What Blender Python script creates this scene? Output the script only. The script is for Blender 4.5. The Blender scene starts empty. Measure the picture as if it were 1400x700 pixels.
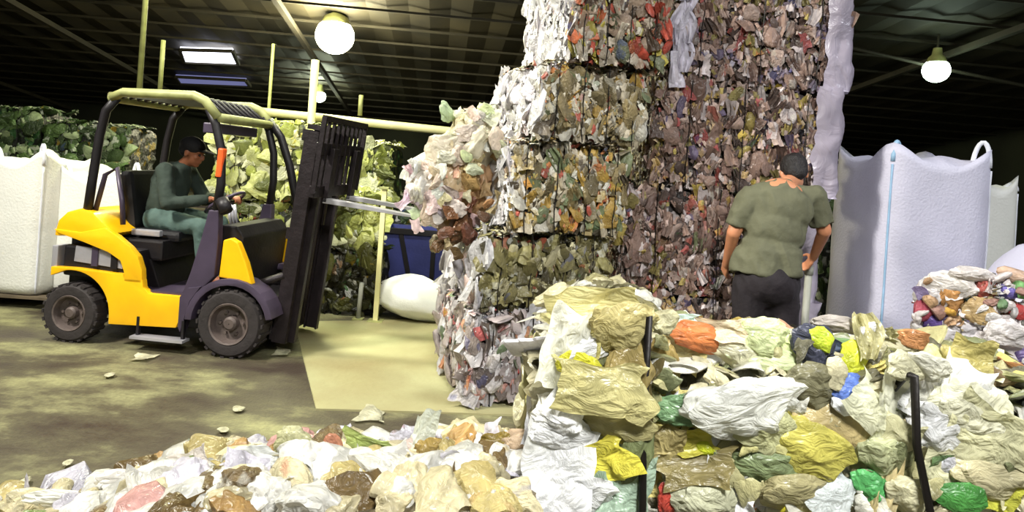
import bpy, bmesh, math, random
from mathutils import Vector, Matrix, Euler, noise
SC = bpy.context.scene
R = math.radians
# ------------------------------------------------------------------ camera
FOC, CX, HY, ROLL, EYE = 933.0, 700.0, 225.0, R(4.0), 1.6
cam = bpy.data.objects.new('camera', bpy.data.cameras.new('camera'))
SC.collection.objects.link(cam); SC.camera = cam
cam.data.sensor_width = 36.0; cam.data.lens = FOC / 1400 * 36
cam.data.shift_y = -(350 - HY) / 1400.0
cam.data.clip_end = 200
_m = Matrix(((math.cos(ROLL), -math.sin(ROLL), 0, 0), (0, 0, -1, 0), (math.sin(ROLL), math.cos(ROLL), 0, 0), (0, 0, 0, 1)))
cam.matrix_world = Matrix.Translation((0, 0, EYE)) @ _m
cam.data.dof.use_dof = False
# ------------------------------------------------------------------ world, exposure, unseen area lights
SC.view_settings.view_transform = 'Standard'; SC.view_settings.look = 'None'
SC.view_settings.gamma = 1.0; SC.view_settings.use_curve_mapping = False
SC.view_settings.exposure = 0.55
wd = bpy.data.worlds.new('world'); SC.world = wd; wd.use_nodes = True
wd.node_tree.nodes['Background'].inputs[0].default_value = (0.92, 1.0, 0.86, 1)
wd.node_tree.nodes['Background'].inputs[1].default_value = 0.16

def area(name, loc, target, size, power, col):
    l = bpy.data.lights.new(name, 'AREA'); l.shape = 'RECTANGLE'; l.size, l.size_y = size
    l.energy = power; l.color = col
    o = bpy.data.objects.new(name, l); SC.collection.objects.link(o)
    o.location = loc; o.rotation_euler = (Vector(target) - Vector(loc)).to_track_quat('-Z', 'Y').to_euler()
    return o
area('unseen_area_light', (-4.9, 2.6, 5.2), (0.3, 4.6, 1.5), (0.8, 0.8), 480, (1.0, 0.97, 0.86))
_fl = area('unseen_area_light', (0.9, -0.9, 4.6), (0.9, 2.4, 0.8), (1.0, 1.0), 105, (0.98, 0.98, 0.95)); _fl.data.spread = R(95)
area('unseen_area_light', (5.6, 2.6, 5.4), (3.0, 4.6, 1.2), (0.8, 0.8), 95, (0.9, 0.93, 1.0))
area('unseen_area_light', (-3.2, 8.3, 4.9), (-2.2, 7.2, 0.0), (1.2, 1.2), 230, (0.97, 1.0, 0.6))  # added behind the forklift to brighten the slab, white sack and back bales

area('unseen_area_light', (-1.3, 5.0, 5.0), (-1.2, 6.7, 0.0), (0.5, 0.5), 60, (1.0, 1.0, 0.86)).data.spread = R(110)  # extra light added over the slab to brighten it and the white sack

def W(px, py, d):
    xc = (px - CX) / FOC * d; zc = (HY - py) / FOC * d
    return Vector((xc * math.cos(ROLL) - zc * math.sin(ROLL), d, EYE + xc * math.sin(ROLL) + zc * math.cos(ROLL)))
def G(px, py):
    """point on the floor seen at this pixel"""
    a = W(px, py, 1.0) - Vector((0, 0, EYE))
    return Vector((a.x * (EYE / -a.z), EYE / -a.z, 0))
def lin(c):
    return tuple((v / 12.92 if v <= 0.04045 else ((v + 0.055) / 1.055) ** 2.4) for v in c)
def rgb(r, g, b):
    return lin((r / 255, g / 255, b / 255))

# ------------------------------------------------------------------ materials
MATS = {}
def new_mat(name):
    m = bpy.data.materials.new(name); m.use_nodes = True
    return m, m.node_tree, m.node_tree.nodes['Principled BSDF']
def mat(name, col, rough=0.6, metal=0.0, vary=0.25, scale=6.0, bump=0.15, bscale=30.0, dirt=None, coat=0.0):
    if name in MATS: return MATS[name]
    m, nt, bs = new_mat(name); N, L = nt.nodes, nt.links
    tc = N.new('ShaderNodeTexCoord')
    nz = N.new('ShaderNodeTexNoise'); nz.inputs['Scale'].default_value = scale; nz.inputs['Detail'].default_value = 6
    L.new(tc.outputs['Object'], nz.inputs['Vector'])
    rp = N.new('ShaderNodeValToRGB'); rp.color_ramp.elements[0].position = 0.3; rp.color_ramp.elements[1].position = 0.7
    a = tuple(c * (1 - vary) for c in (dirt or col)); b = tuple(min(1, c * (1 + vary * 0.5)) for c in col)
    rp.color_ramp.elements[0].color = (*a, 1); rp.color_ramp.elements[1].color = (*b, 1)
    L.new(nz.outputs['Fac'], rp.inputs['Fac']); L.new(rp.outputs['Color'], bs.inputs['Base Color'])
    bs.inputs['Roughness'].default_value = rough; bs.inputs['Metallic'].default_value = metal
    bs.inputs['Coat Weight'].default_value = coat
    if bump:
        n2 = N.new('ShaderNodeTexNoise'); n2.inputs['Scale'].default_value = bscale; n2.inputs['Detail'].default_value = 5
        L.new(tc.outputs['Object'], n2.inputs['Vector'])
        bp = N.new('ShaderNodeBump'); bp.inputs['Strength'].default_value = bump; bp.inputs['Distance'].default_value = 0.02
        L.new(n2.outputs['Fac'], bp.inputs['Height']); L.new(bp.outputs['Normal'], bs.inputs['Normal'])
    MATS[name] = m; return m
def emis(name, col, s):
    if name in MATS: return MATS[name]
    m, nt, bs = new_mat(name)
    bs.inputs['Base Color'].default_value = (*col, 1)
    bs.inputs['Emission Color'].default_value = (*col, 1); bs.inputs['Emission Strength'].default_value = s
    MATS[name] = m; return m
def scrap_mat(name, source, rough, transl, printing=0.0, bump=0.5, bscale=5.0):
    """crumpled plastic: colour comes from the object (or from the mesh colours), print blotches differ per piece"""
    m, nt, bs = new_mat(name); N, L = nt.nodes, nt.links
    tc = N.new('ShaderNodeTexCoord')
    oi = N.new('ShaderNodeObjectInfo')
    if source == 'object': src = oi.outputs['Color']
    else:
        at = N.new('ShaderNodeVertexColor'); at.layer_name = 'Col'; src = at.outputs['Color']
    ofs = N.new('ShaderNodeVectorMath'); ofs.operation = 'MULTIPLY_ADD'
    cb = N.new('ShaderNodeCombineXYZ')
    for k in range(3): L.new(oi.outputs['Random'], cb.inputs[k])
    ofs.inputs[1].default_value = (37, 53, 71); L.new(cb.outputs[0], ofs.inputs[0]); L.new(tc.outputs['Object'], ofs.inputs[2])
    nz = N.new('ShaderNodeTexNoise'); nz.inputs['Scale'].default_value = 2.2 if source == 'object' else 9; nz.inputs['Detail'].default_value = 3
    L.new(ofs.outputs[0], nz.inputs['Vector'])
    # dirt and creases of lighter / darker film
    rp = N.new('ShaderNodeMapRange'); rp.inputs[1].default_value = 0.35; rp.inputs[2].default_value = 0.7
    rp.inputs[3].default_value = 0.62; rp.inputs[4].default_value = 1.12
    L.new(nz.outputs['Fac'], rp.inputs[0])
    mu = N.new('ShaderNodeVectorMath'); mu.operation = 'SCALE'; L.new(src, mu.inputs[0]); L.new(rp.outputs[0], mu.inputs['Scale'])
    colout = mu.outputs[0]
    if printing:
        hr = N.new('ShaderNodeValToRGB'); hr.color_ramp.interpolation = 'CONSTANT'
        cols = [rgb(225, 225, 215), rgb(190, 60, 40), rgb(235, 235, 230), rgb(210, 175, 40), rgb(240, 240, 235), rgb(60, 120, 60), rgb(225, 220, 205), rgb(60, 80, 150), rgb(160, 120, 80), rgb(70, 60, 50)]
        cr = hr.color_ramp
        while len(cr.elements) < len(cols): cr.elements.new(0.5)
        for i, c in enumerate(cols): cr.elements[i].position = i / len(cols); cr.elements[i].color = (*c, 1)
        L.new(oi.outputs['Random'], hr.inputs['Fac'])
        n3 = N.new('ShaderNodeTexNoise'); n3.inputs['Scale'].default_value = 1.6 if source == 'object' else 7; n3.inputs['Detail'].default_value = 2
        L.new(ofs.outputs[0], n3.inputs['Vector'])
        mr = N.new('ShaderNodeMapRange'); mr.inputs[1].default_value = 0.56; mr.inputs[2].default_value = 0.60
        mr.inputs[3].default_value = 0; mr.inputs[4].default_value = printing
        L.new(n3.outputs['Fac'], mr.inputs[0])
        mx = N.new('ShaderNodeMixRGB'); L.new(mr.outputs[0], mx.inputs[0]); L.new(colout, mx.inputs[1]); L.new(hr.outputs[0], mx.inputs[2])
        colout = mx.outputs[0]
    L.new(colout, bs.inputs['Base Color']); bs.inputs['Roughness'].default_value = rough
    vb = N.new('ShaderNodeTexNoise'); vb.inputs['Scale'].default_value = bscale; vb.inputs['Detail'].default_value = 4; vb.inputs['Distortion'].default_value = 1.5
    L.new(ofs.outputs[0], vb.inputs['Vector'])
    bp = N.new('ShaderNodeBump'); bp.inputs['Strength'].default_value = bump; bp.inputs['Distance'].default_value = 0.12 if source == 'object' else 0.03
    L.new(vb.outputs['Fac'], bp.inputs['Height']); L.new(bp.outputs['Normal'], bs.inputs['Normal'])
    if transl:
        tr = N.new('ShaderNodeBsdfTranslucent'); L.new(colout, tr.inputs['Color'])
        ms = N.new('ShaderNodeMixShader'); ms.inputs[0].default_value = transl
        L.new(bs.outputs[0], ms.inputs[1]); L.new(tr.outputs[0], ms.inputs[2])
        L.new(ms.outputs[0], N['Material Output'].inputs['Surface'])
    MATS[name] = m; return m
M_FILM = scrap_mat('crumpled film', 'object', 0.27, 0.32, 0.0, 0.35, 3.5)
M_PRINT = scrap_mat('printed film', 'object', 0.38, 0.2, 0.4)
M_HARD = scrap_mat('crushed plastic', 'object', 0.28, 0.15, 0.0, 0.25)
M_STUFF = scrap_mat('packed scrap', 'attr', 0.5, 0.0, 0.35, 0.6, 30)
M_YEL = mat('yellow paint', rgb(246, 186, 12), 0.38, 0, 0.12, 4, 0.05, 40, coat=0.3)
M_BLK = mat('black steel', rgb(26, 22, 26), 0.5, 0.2, 0.3, 8, 0.1)
M_MAST = mat('greasy mast steel', rgb(40, 33, 36), 0.45, 0.4, 0.4, 10, 0.2)
M_PURP = mat('dark grey paint', rgb(70, 60, 78), 0.42, 0.1, 0.2, 6, 0.05)
M_RUB = mat('tyre rubber', rgb(44, 38, 38), 0.8, 0, 0.3, 12, 0.3)
M_RIM = mat('dusty wheel rim', rgb(96, 84, 80), 0.6, 0.1, 0.35, 12, 0.2)
M_STEEL = mat('worn bare steel', rgb(200, 198, 205), 0.35, 0.6, 0.15, 12, 0.05)
M_SEAT = mat('black seat vinyl', rgb(22, 20, 24), 0.5, 0, 0.2, 8, 0.1)
M_OLV = mat('pale olive tone', rgb(150, 152, 96), 0.55, 0, 0.3, 8, 0.1)
M_ORG = mat('orange plastic', rgb(235, 95, 40), 0.4, 0, 0.1)
M_SILV = mat('silver trim', rgb(190, 188, 196), 0.3, 0.5, 0.15)
M_SACK = mat('woven white plastic', rgb(196, 194, 212), 0.55, 0, 0.1, 3, 0.25, 60)
M_SACKW = mat('woven bright white plastic', rgb(222, 222, 216), 0.5, 0, 0.06, 3, 0.25, 50)
M_LOOP = mat('blue webbing', rgb(150, 185, 215), 0.6, 0, 0.2)
M_WEB = mat('white webbing', rgb(220, 222, 232), 0.6, 0, 0.15)
M_SKIN = mat('skin', rgb(196, 132, 96), 0.5, 0, 0.08, 20, 0.02)
M_SKIN2 = mat('tanned skin', rgb(150, 92, 62), 0.5, 0, 0.08, 20, 0.02)
M_HAIR = mat('black hair', rgb(22, 16, 16), 0.55, 0, 0.3, 40, 0.5, 120)
M_OLIVE = mat('olive grey cotton', rgb(96, 96, 74), 0.85, 0, 0.15, 10, 0.3, 25)
M_TRS = mat('black cotton', rgb(30, 23, 28), 0.85, 0, 0.2, 10, 0.3, 25)
M_DGRN = mat('dark green cotton', rgb(44, 56, 48), 0.85, 0, 0.15, 10, 0.3, 25)
M_TEAL = mat('grey green work cloth', rgb(74, 96, 90), 0.85, 0, 0.15, 10, 0.3, 25)
M_CAP = mat('black cap cloth', rgb(18, 16, 20), 0.8, 0, 0.2)
M_SHOE = mat('brown leather', rgb(140, 80, 48), 0.6, 0, 0.2)
M_WIRE = mat('dark wire', rgb(28, 24, 22), 0.5, 0.5, 0.2)
M_PIPE = mat('cream paint', rgb(226, 220, 160), 0.5, 0, 0.15, 3, 0.05)
M_ROOF = mat('dark roof sheet', rgb(50, 45, 28), 0.7, 0, 0.45, 0.7, 0.2, 3, dirt=rgb(30, 28, 20))
M_PURL = mat('purlin steel', rgb(46, 42, 28), 0.8, 0, 0.3, 3)
M_WALL = mat('grimy wall', rgb(44, 48, 32), 0.8, 0, 0.6, 0.5, 0.2, 4)
M_SKIP = mat('blue skip paint', rgb(52, 58, 120), 0.5, 0, 0.3, 3)
M_WOOD = mat('grey pallet wood', rgb(96, 84, 66), 0.8, 0, 0.3, 6, 0.2)
M_LIME = mat('lime plastic', rgb(170, 225, 40), 0.4, 0, 0.15)
M_SOCK = mat('grey plastic pipe', rgb(150, 150, 138), 0.5, 0, 0.1)

# ------------------------------------------------------------------ object helpers
def raw(name, data, parent=None):
    o = bpy.data.objects.new(name, data); SC.collection.objects.link(o)
    if parent is not None: o.parent = parent
    return o
def tag(o, label=None, cat=None, group=None, kind=None):
    if label: o['label'] = label
    if cat: o['category'] = cat
    if group: o['group'] = group
    if kind: o['kind'] = kind
    return o
def empty(name, loc=(0, 0, 0), rz=0.0):
    o = raw(name, None); o.location = loc; o.rotation_euler = (0, 0, rz); o.empty_display_size = 0.2
    return o
class MB:
    def __init__(s): s.bm = bmesh.new()
    def box(s, c, size, rot=None, bev=0.0):
        t = bmesh.new(); bmesh.ops.create_cube(t, size=1.0)
        bmesh.ops.scale(t, vec=size, verts=t.verts)
        if bev: bmesh.ops.bevel(t, geom=t.edges[:], offset=bev, segments=2, affect='EDGES', profile=0.6)
        mx = Matrix.Translation(c) @ (Euler(rot).to_matrix().to_4x4() if rot else Matrix())
        t.transform(mx); s.add(t); return s
    def add(s, t):
        me = bpy.data.meshes.new('tmp'); t.to_mesh(me); t.free(); s.bm.from_mesh(me); bpy.data.meshes.remove(me)
    def tube(s, pts, r, n=10, cap=True):
        pts = [Vector(p) for p in pts]; rs = r if isinstance(r, (list, tuple)) else [r] * len(pts)
        rings = []; up = None
        for i, p in enumerate(pts):
            d = (pts[min(i + 1, len(pts) - 1)] - pts[max(i - 1, 0)]).normalized()
            if up is None: up = d.orthogonal().normalized()
            up = (up - d * up.dot(d)).normalized(); sd = d.cross(up)
            rings.append([s.bm.verts.new(p + (up * math.cos(a) + sd * math.sin(a)) * rs[i]) for a in [2 * math.pi * k / n for k in range(n)]])
        for a, b in zip(rings, rings[1:]):
            for k in range(n): s.bm.faces.new((a[k], a[(k + 1) % n], b[(k + 1) % n], b[k]))
        if cap:
            s.bm.faces.new(rings[0][::-1]); s.bm.faces.new(rings[-1])
        return s
    def prism(s, poly, y0, y1, bev=0.0):
        """poly in (x, z) pulled along y"""
        t = bmesh.new()
        a = [t.verts.new((x, y0, z)) for x, z in poly]; b = [t.verts.new((x, y1, z)) for x, z in poly]
        t.faces.new(a); t.faces.new(b[::-1]); n = len(poly)
        for k in range(n): t.faces.new((a[k], b[k], b[(k + 1) % n], a[(k + 1) % n]))
        bmesh.ops.recalc_face_normals(t, faces=t.faces[:])
        if bev: bmesh.ops.bevel(t, geom=t.edges[:], offset=bev, segments=2, affect='EDGES', profile=0.6, clamp_overlap=True)
        s.add(t); return s
    def lathe(s, prof, c, axis='Y', n=36, closed=True):
        """prof: (radius, along) points; revolve around axis through c"""
        rings = []
        for r, h in prof:
            ring = []
            for k in range(n):
                a = 2 * math.pi * k / n; u, v = r * math.cos(a), r * math.sin(a)
                p = (u, h, v) if axis == 'Y' else ((u, v, h) if axis == 'Z' else (h, u, v))
                ring.append(s.bm.verts.new(Vector(c) + Vector(p)))
            rings.append(ring)
        for a, b in zip(rings, rings[1:]):
            for k in range(n): s.bm.faces.new((a[k], a[(k + 1) % n], b[(k + 1) % n], b[k]))
        if closed:
            s.bm.faces.new(rings[0][::-1]); s.bm.faces.new(rings[-1])
        return s
    def ball(s, c, r, sub=2, mx=None):
        t = bmesh.new(); bmesh.ops.create_icosphere(t, subdivisions=sub, radius=1.0)
        rr = r if isinstance(r, (tuple, list)) else (r, r, r)
        t.transform(Matrix.Translation(c) @ (mx or Matrix()) @ Matrix.Diagonal((*rr, 1))); s.add(t); return s
    def cap(s, p0, r0, p1, r1):
        """rounded tapering limb"""
        p0, p1 = Vector(p0), Vector(p1); s.ball(p0, r0, 2); s.ball(p1, r1, 2); s.tube([p0, p1], [r0, r1], 14); return s
    def mesh(s, name, smooth=False, mat_=None):
        bmesh.ops.recalc_face_normals(s.bm, faces=s.bm.faces[:])
        me = bpy.data.meshes.new(name); s.bm.to_mesh(me); s.bm.free()
        if smooth:
            for p in me.polygons: p.use_smooth = True
        if mat_: me.materials.append(mat_)
        return me
    def build(s, name, m, parent=None, smooth=False):
        return raw(name, s.mesh(name, smooth, m), parent)
def autosmooth(o, ang=35):
    me = o.data
    for p in me.polygons: p.use_smooth = True
    me.set_sharp_from_angle(angle=R(ang)); return o

def remesh(mb, name, m, parent=None, voxel=0.01, smooth_it=6, fold=0.0, fscale=9.0, seed=0):
    """fuse rounded limbs into one continuous skin"""
    me = mb.mesh(name); tmp = raw('tmp', me)
    md = tmp.modifiers.new('r', 'REMESH'); md.mode = 'VOXEL'; md.voxel_size = voxel
    if smooth_it:
        s2 = tmp.modifiers.new('s', 'SMOOTH'); s2.factor = 0.5; s2.iterations = smooth_it
    dg = bpy.context.evaluated_depsgraph_get()
    out = bpy.data.meshes.new_from_object(tmp.evaluated_get(dg)); out.name = name
    bpy.data.objects.remove(tmp); bpy.data.meshes.remove(me)
    if fold:
        ns = [v.normal.copy() for v in out.vertices]
        for v, n in zip(out.vertices, ns):
            p = v.co; q = Vector((p.x * fscale + seed, p.y * fscale, p.z * fscale * 0.6 + p.x * 4))
            v.co = p + n * (noise.noise(q) * fold + (1 - abs(noise.noise(q * 1.9)) * 3) * fold * 0.35)
    for p in out.polygons: p.use_smooth = True
    out.materials.clear(); out.materials.append(m)
    return raw(name, out, parent)

# ------------------------------------------------------------------ crumpled pieces
def creases(rng, n, amp, ext=1.0):
    out = []
    for _ in range(n):
        a = Vector([rng.gauss(0, 1) for _ in range(3)]).normalized(); b = Vector([rng.gauss(0, 1) for _ in range(3)]).normalized()
        out.append((a, rng.uniform(-0.6, 0.6) * ext, b * amp * rng.uniform(0.4, 1.0)))
    return out
def crumple(p, cr):
    q = Vector(p)
    for a, c, b in cr: q = q + b * (abs(p.dot(a) - c) - 0.35)
    return q
def norm_mesh(me, sx=1, sy=1, sz=None):
    xs = [v.co for v in me.vertices]
    mn = Vector([min(c[i] for c in xs) for i in range(3)]); mx = Vector([max(c[i] for c in xs) for i in range(3)])
    sz_ = mx - mn; c = (mx + mn) / 2
    for v in me.vertices:
        v.co = Vector(((v.co.x - c.x) / sz_.x * sx, (v.co.y - c.y) / sz_.y * sy, (v.co.z - c.z) / sz_.z * (sz if sz else sz_.z / max(sz_.x, sz_.y))))
def proto_wad(i, sub=2, n=14, amp=0.3, flat=0.45):
    rng = random.Random(100 + i * 7 + sub); bm = bmesh.new(); bmesh.ops.create_icosphere(bm, subdivisions=sub, radius=0.5)
    cr = creases(rng, n, amp, 0.5)
    for v in bm.verts:
        q = crumple(v.co, cr); nz = noise.noise(v.co * 5 + Vector((i * 9.1, 0, 0)))
        v.co = q * (1 + 0.25 * nz)
    me = bpy.data.meshes.new('crumpled_film'); bm.to_mesh(me); bm.free(); norm_mesh(me, 1, 1, flat)
    return me
def proto_sheet(i, nx=10, ny=12, amp=0.35, n=9, depth=0.3):
    rng = random.Random(500 + i * 13 + nx); bm = bmesh.new(); bmesh.ops.create_grid(bm, x_segments=nx, y_segments=ny, size=0.5)
    cr = creases(rng, n, amp, 0.5)
    for v in bm.verts:
        e = noise.noise(v.co * 3 + Vector((i * 3.3, 1, 0))) * 0.16
        q = crumple(v.co, cr); q.x += e; q.y += noise.noise(v.co * 3 + Vector((0, 7, i * 2.1))) * 0.16
        v.co = q
    me = bpy.data.meshes.new('film_sheet'); bm.to_mesh(me); bm.free(); norm_mesh(me, 1, 1, depth)
    return me
def proto_strip(i, n=6, depth=0.35):
    """hanging strip of film with long folds"""
    rng = random.Random(900 + i); bm = bmesh.new(); bmesh.ops.create_grid(bm, x_segments=7, y_segments=10, size=0.5)
    ph = [rng.uniform(0, 6) for _ in range(4)]
    for v in bm.verts:
        x, y = v.co.x, v.co.y
        z = 0.25 * abs(math.sin(x * 7 + ph[0] + y * 1.5)) + 0.15 * abs(math.sin(x * 13 + ph[1] - y * 2)) + 0.12 * noise.noise(Vector((x * 4, y * 3, i)))
        w = 1 + 0.5 * math.sin(y * 5 + ph[2]) * 0.6
        v.co = Vector((x * w + 0.15 * math.sin(y * 4 + ph[3]), y + 0.08 * noise.noise(Vector((x * 9, i, 0))), z))
    me = bpy.data.meshes.new('film_strip'); bm.to_mesh(me); bm.free(); norm_mesh(me, 1, 1, depth)
    return me
def proto_bottle(i):
    rng = random.Random(1300 + i); mb = MB()
    prof = [(0.0, -0.5), (0.2, -0.5), (0.24, -0.46), (0.22, -0.3), (0.24, -0.28), (0.21, -0.1), (0.24, -0.05), (0.23, 0.1), (0.2, 0.2), (0.1, 0.34), (0.07, 0.38), (0.07, 0.42), (0.1, 0.42), (0.1, 0.5), (0.0, 0.5)]
    mb.lathe([(max(r, 0.002), h) for r, h in prof], (0, 0, 0), 'Y', 14, False)
    cr = creases(rng, 7, 0.28, 0.4)
    for v in mb.bm.verts:
        if v.co.y < 0.36:
            k = min(1, (0.36 - v.co.y) * 3); v.co = v.co.lerp(crumple(v.co, cr), k)
        v.co.z *= 0.55
    me = mb.mesh('crushed_bottle', False); norm_mesh(me, 0.55, 1, 0.3); return me
def proto_tub(i):
    rng = random.Random(1700 + i); mb = MB()
    mb.lathe([(0.30, -0.35), (0.34, -0.3), (0.42, 0.3), (0.47, 0.32), (0.47, 0.36), (0.40, 0.36), (0.33, -0.25), (0.02, -0.27)], (0, 0, 0), 'Y', 16, False)
    cr = creases(rng, 6, 0.3, 0.5)
    for v in mb.bm.verts: v.co = crumple(v.co, cr); v.co.z *= 0.6
    me = mb.mesh('crushed_tub', False); norm_mesh(me, 1, 0.9, 0.5); return me
def smooth_me(me, ang=None):
    for p in me.polygons: p.use_smooth = True
    if ang: me.set_sharp_from_angle(angle=R(ang))
    return me
P = {}
P['wad'] = [smooth_me(proto_wad(i, 2), 38) for i in range(14)]          # 320 triangles, shared
P['bigwad'] = [smooth_me(proto_wad(i + 40, 4, 34, 0.17, 0.5), 30) for i in range(12)]
P['sheet'] = [smooth_me(proto_sheet(i), 40) for i in range(10)]
P['bigsheet'] = [smooth_me(proto_sheet(i + 30, 30, 34, 0.2, 26, 0.34), 32) for i in range(12)]
P['strip'] = [smooth_me(proto_strip(i), 50) for i in range(12)]
P['bottle'] = [smooth_me(proto_bottle(i), 32) for i in range(10)]
P['tub'] = [smooth_me(proto_tub(i), 40) for i in range(8)]
NAME = {'wad': 'crumpled_film', 'bigwad': 'crumpled_bag', 'sheet': 'film_sheet', 'bigsheet': 'film_sheet', 'strip': 'film_strip', 'bottle': 'crushed_bottle', 'tub': 'crushed_tub'}
_mc = {}
def shared(kind, i, m):
    """mesh data shared by all pieces with this shape and material"""
    k = (kind, i % len(P[kind]), m.name)
    if k not in _mc:
        me = P[kind][k[1]].copy(); me.name = NAME[kind]; me.materials.clear(); me.materials.append(m); _mc[k] = me
    return _mc[k]
def piece(kind, rng, m, col, mx, parent=None, name=None):
    o = raw(name or NAME[kind], shared(kind, rng.randrange(99), m), parent)
    o.matrix_basis = mx; o.color = (*col, 1.0); return o
def frame(p, u, v, n, sx, sy, sz):
    return Matrix(((u.x * sx, v.x * sy, n.x * sz, p.x), (u.y * sx, v.y * sy, n.y * sz, p.y), (u.z * sx, v.z * sy, n.z * sz, p.z), (0, 0, 0, 1)))
def jitframe(rng, p, u, v, n, sx, sy, sz, roll, tilt):
    a = rng.uniform(-roll, roll); u2 = u * math.cos(a) + v * math.sin(a); v2 = -u * math.sin(a) + v * math.cos(a)
    q = Euler((rng.uniform(-tilt, tilt), rng.uniform(-tilt, tilt), 0)).to_matrix()
    B = Matrix((u2, v2, n)).transposed() @ q
    return frame(p, B.col[0], B.col[1], B.col[2], sx, sy, sz)
CALM = 0.0
def pick(rng, pal):
    c = pick0(rng, pal)
    if not CALM: return c
    W_ = sum(w for _, w in pal); mean = [sum(rgb(*q)[k] * w for q, w in pal) / W_ for k in range(3)]
    return tuple(a + (b - a) * CALM for a, b in zip(c, mean))
def pick0(rng, pal):
    t = rng.uniform(0, sum(w for _, w in pal))
    for c, w in pal:
        t -= w
        if t <= 0: break
    k = rng.uniform(0.75, 1.2)
    return tuple(min(1, x * k) for x in rgb(*c))

PAL_BROWN = [((168, 138, 124), 6), ((206, 180, 168), 5), ((116, 88, 78), 5), ((226, 214, 214), 3.5), ((70, 56, 52), 4), ((150, 140, 70), 1.3), ((170, 70, 70), 0.8), ((90, 80, 120), 0.6), ((200, 180, 90), 0.8)]
PAL_MIX = [((222, 210, 184), 5), ((166, 148, 100), 4), ((240, 236, 222), 4), ((200, 160, 60), 1.6), ((120, 108, 70), 3), ((222, 130, 60), 1), ((110, 130, 90), 1.4), ((70, 60, 50), 2), ((190, 60, 45), 0.5)]
PAL_OLIVE = [((140, 132, 84), 5), ((176, 168, 110), 4), ((96, 90, 60), 4), ((206, 198, 160), 3), ((60, 54, 40), 2), ((180, 110, 90), 0.7)]
PAL_RED = [((170, 150, 130), 4), ((190, 60, 44), 2.6), ((210, 200, 180), 3), ((90, 110, 80), 2), ((220, 110, 60), 1.3), ((80, 70, 60), 2), ((190, 180, 70), 1.2)]
PAL_LITSIDE = [((236, 234, 236), 6), ((214, 208, 214), 4), ((246, 244, 240), 4), ((190, 184, 186), 1.5), ((226, 196, 186), 0.6)]  # whites that put the light on the left bale sides into colour
PAL_BOT = [((226, 220, 218), 6), ((196, 182, 180), 4), ((150, 134, 120), 3), ((90, 74, 66), 2), ((200, 60, 60), 0.5), ((200, 130, 70), 0.8), ((110, 140, 90), 0.8), ((240, 238, 240), 4)]
PAL_LIME = [((186, 192, 100), 5), ((216, 220, 130), 4), ((120, 130, 50), 4), ((70, 80, 30), 3), ((226, 228, 190), 2)]
PAL_GREEN = [((110, 140, 80), 4), ((70, 96, 50), 4), ((190, 206, 160), 2.5), ((40, 56, 30), 4)]
PAL_FORE = [((214, 206, 170), 5), ((236, 234, 224), 5), ((188, 182, 130), 4), ((150, 150, 96), 3), ((216, 200, 110), 1.6), ((120, 130, 84), 2), ((226, 226, 240), 1.4), ((200, 130, 70), 0.6), ((90, 140, 80), 0.7), ((84, 80, 60), 1.5)]
PAL_HEAP = [((246, 242, 228), 7), ((226, 214, 176), 5), ((206, 186, 130), 3), ((238, 236, 240), 4), ((190, 140, 70), 1.1), ((226, 170, 160), 0.6), ((150, 168, 110), 0.8), ((120, 100, 60), 1.2)]
PAL_CONF = [((236, 226, 226), 5), ((200, 150, 90), 2), ((206, 60, 70), 1.2), ((110, 90, 170), 1.2), ((226, 196, 120), 1.5), ((60, 70, 60), 1), ((90, 170, 90), 0.7), ((240, 238, 240), 4), ((170, 110, 90), 1.5)]

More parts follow.
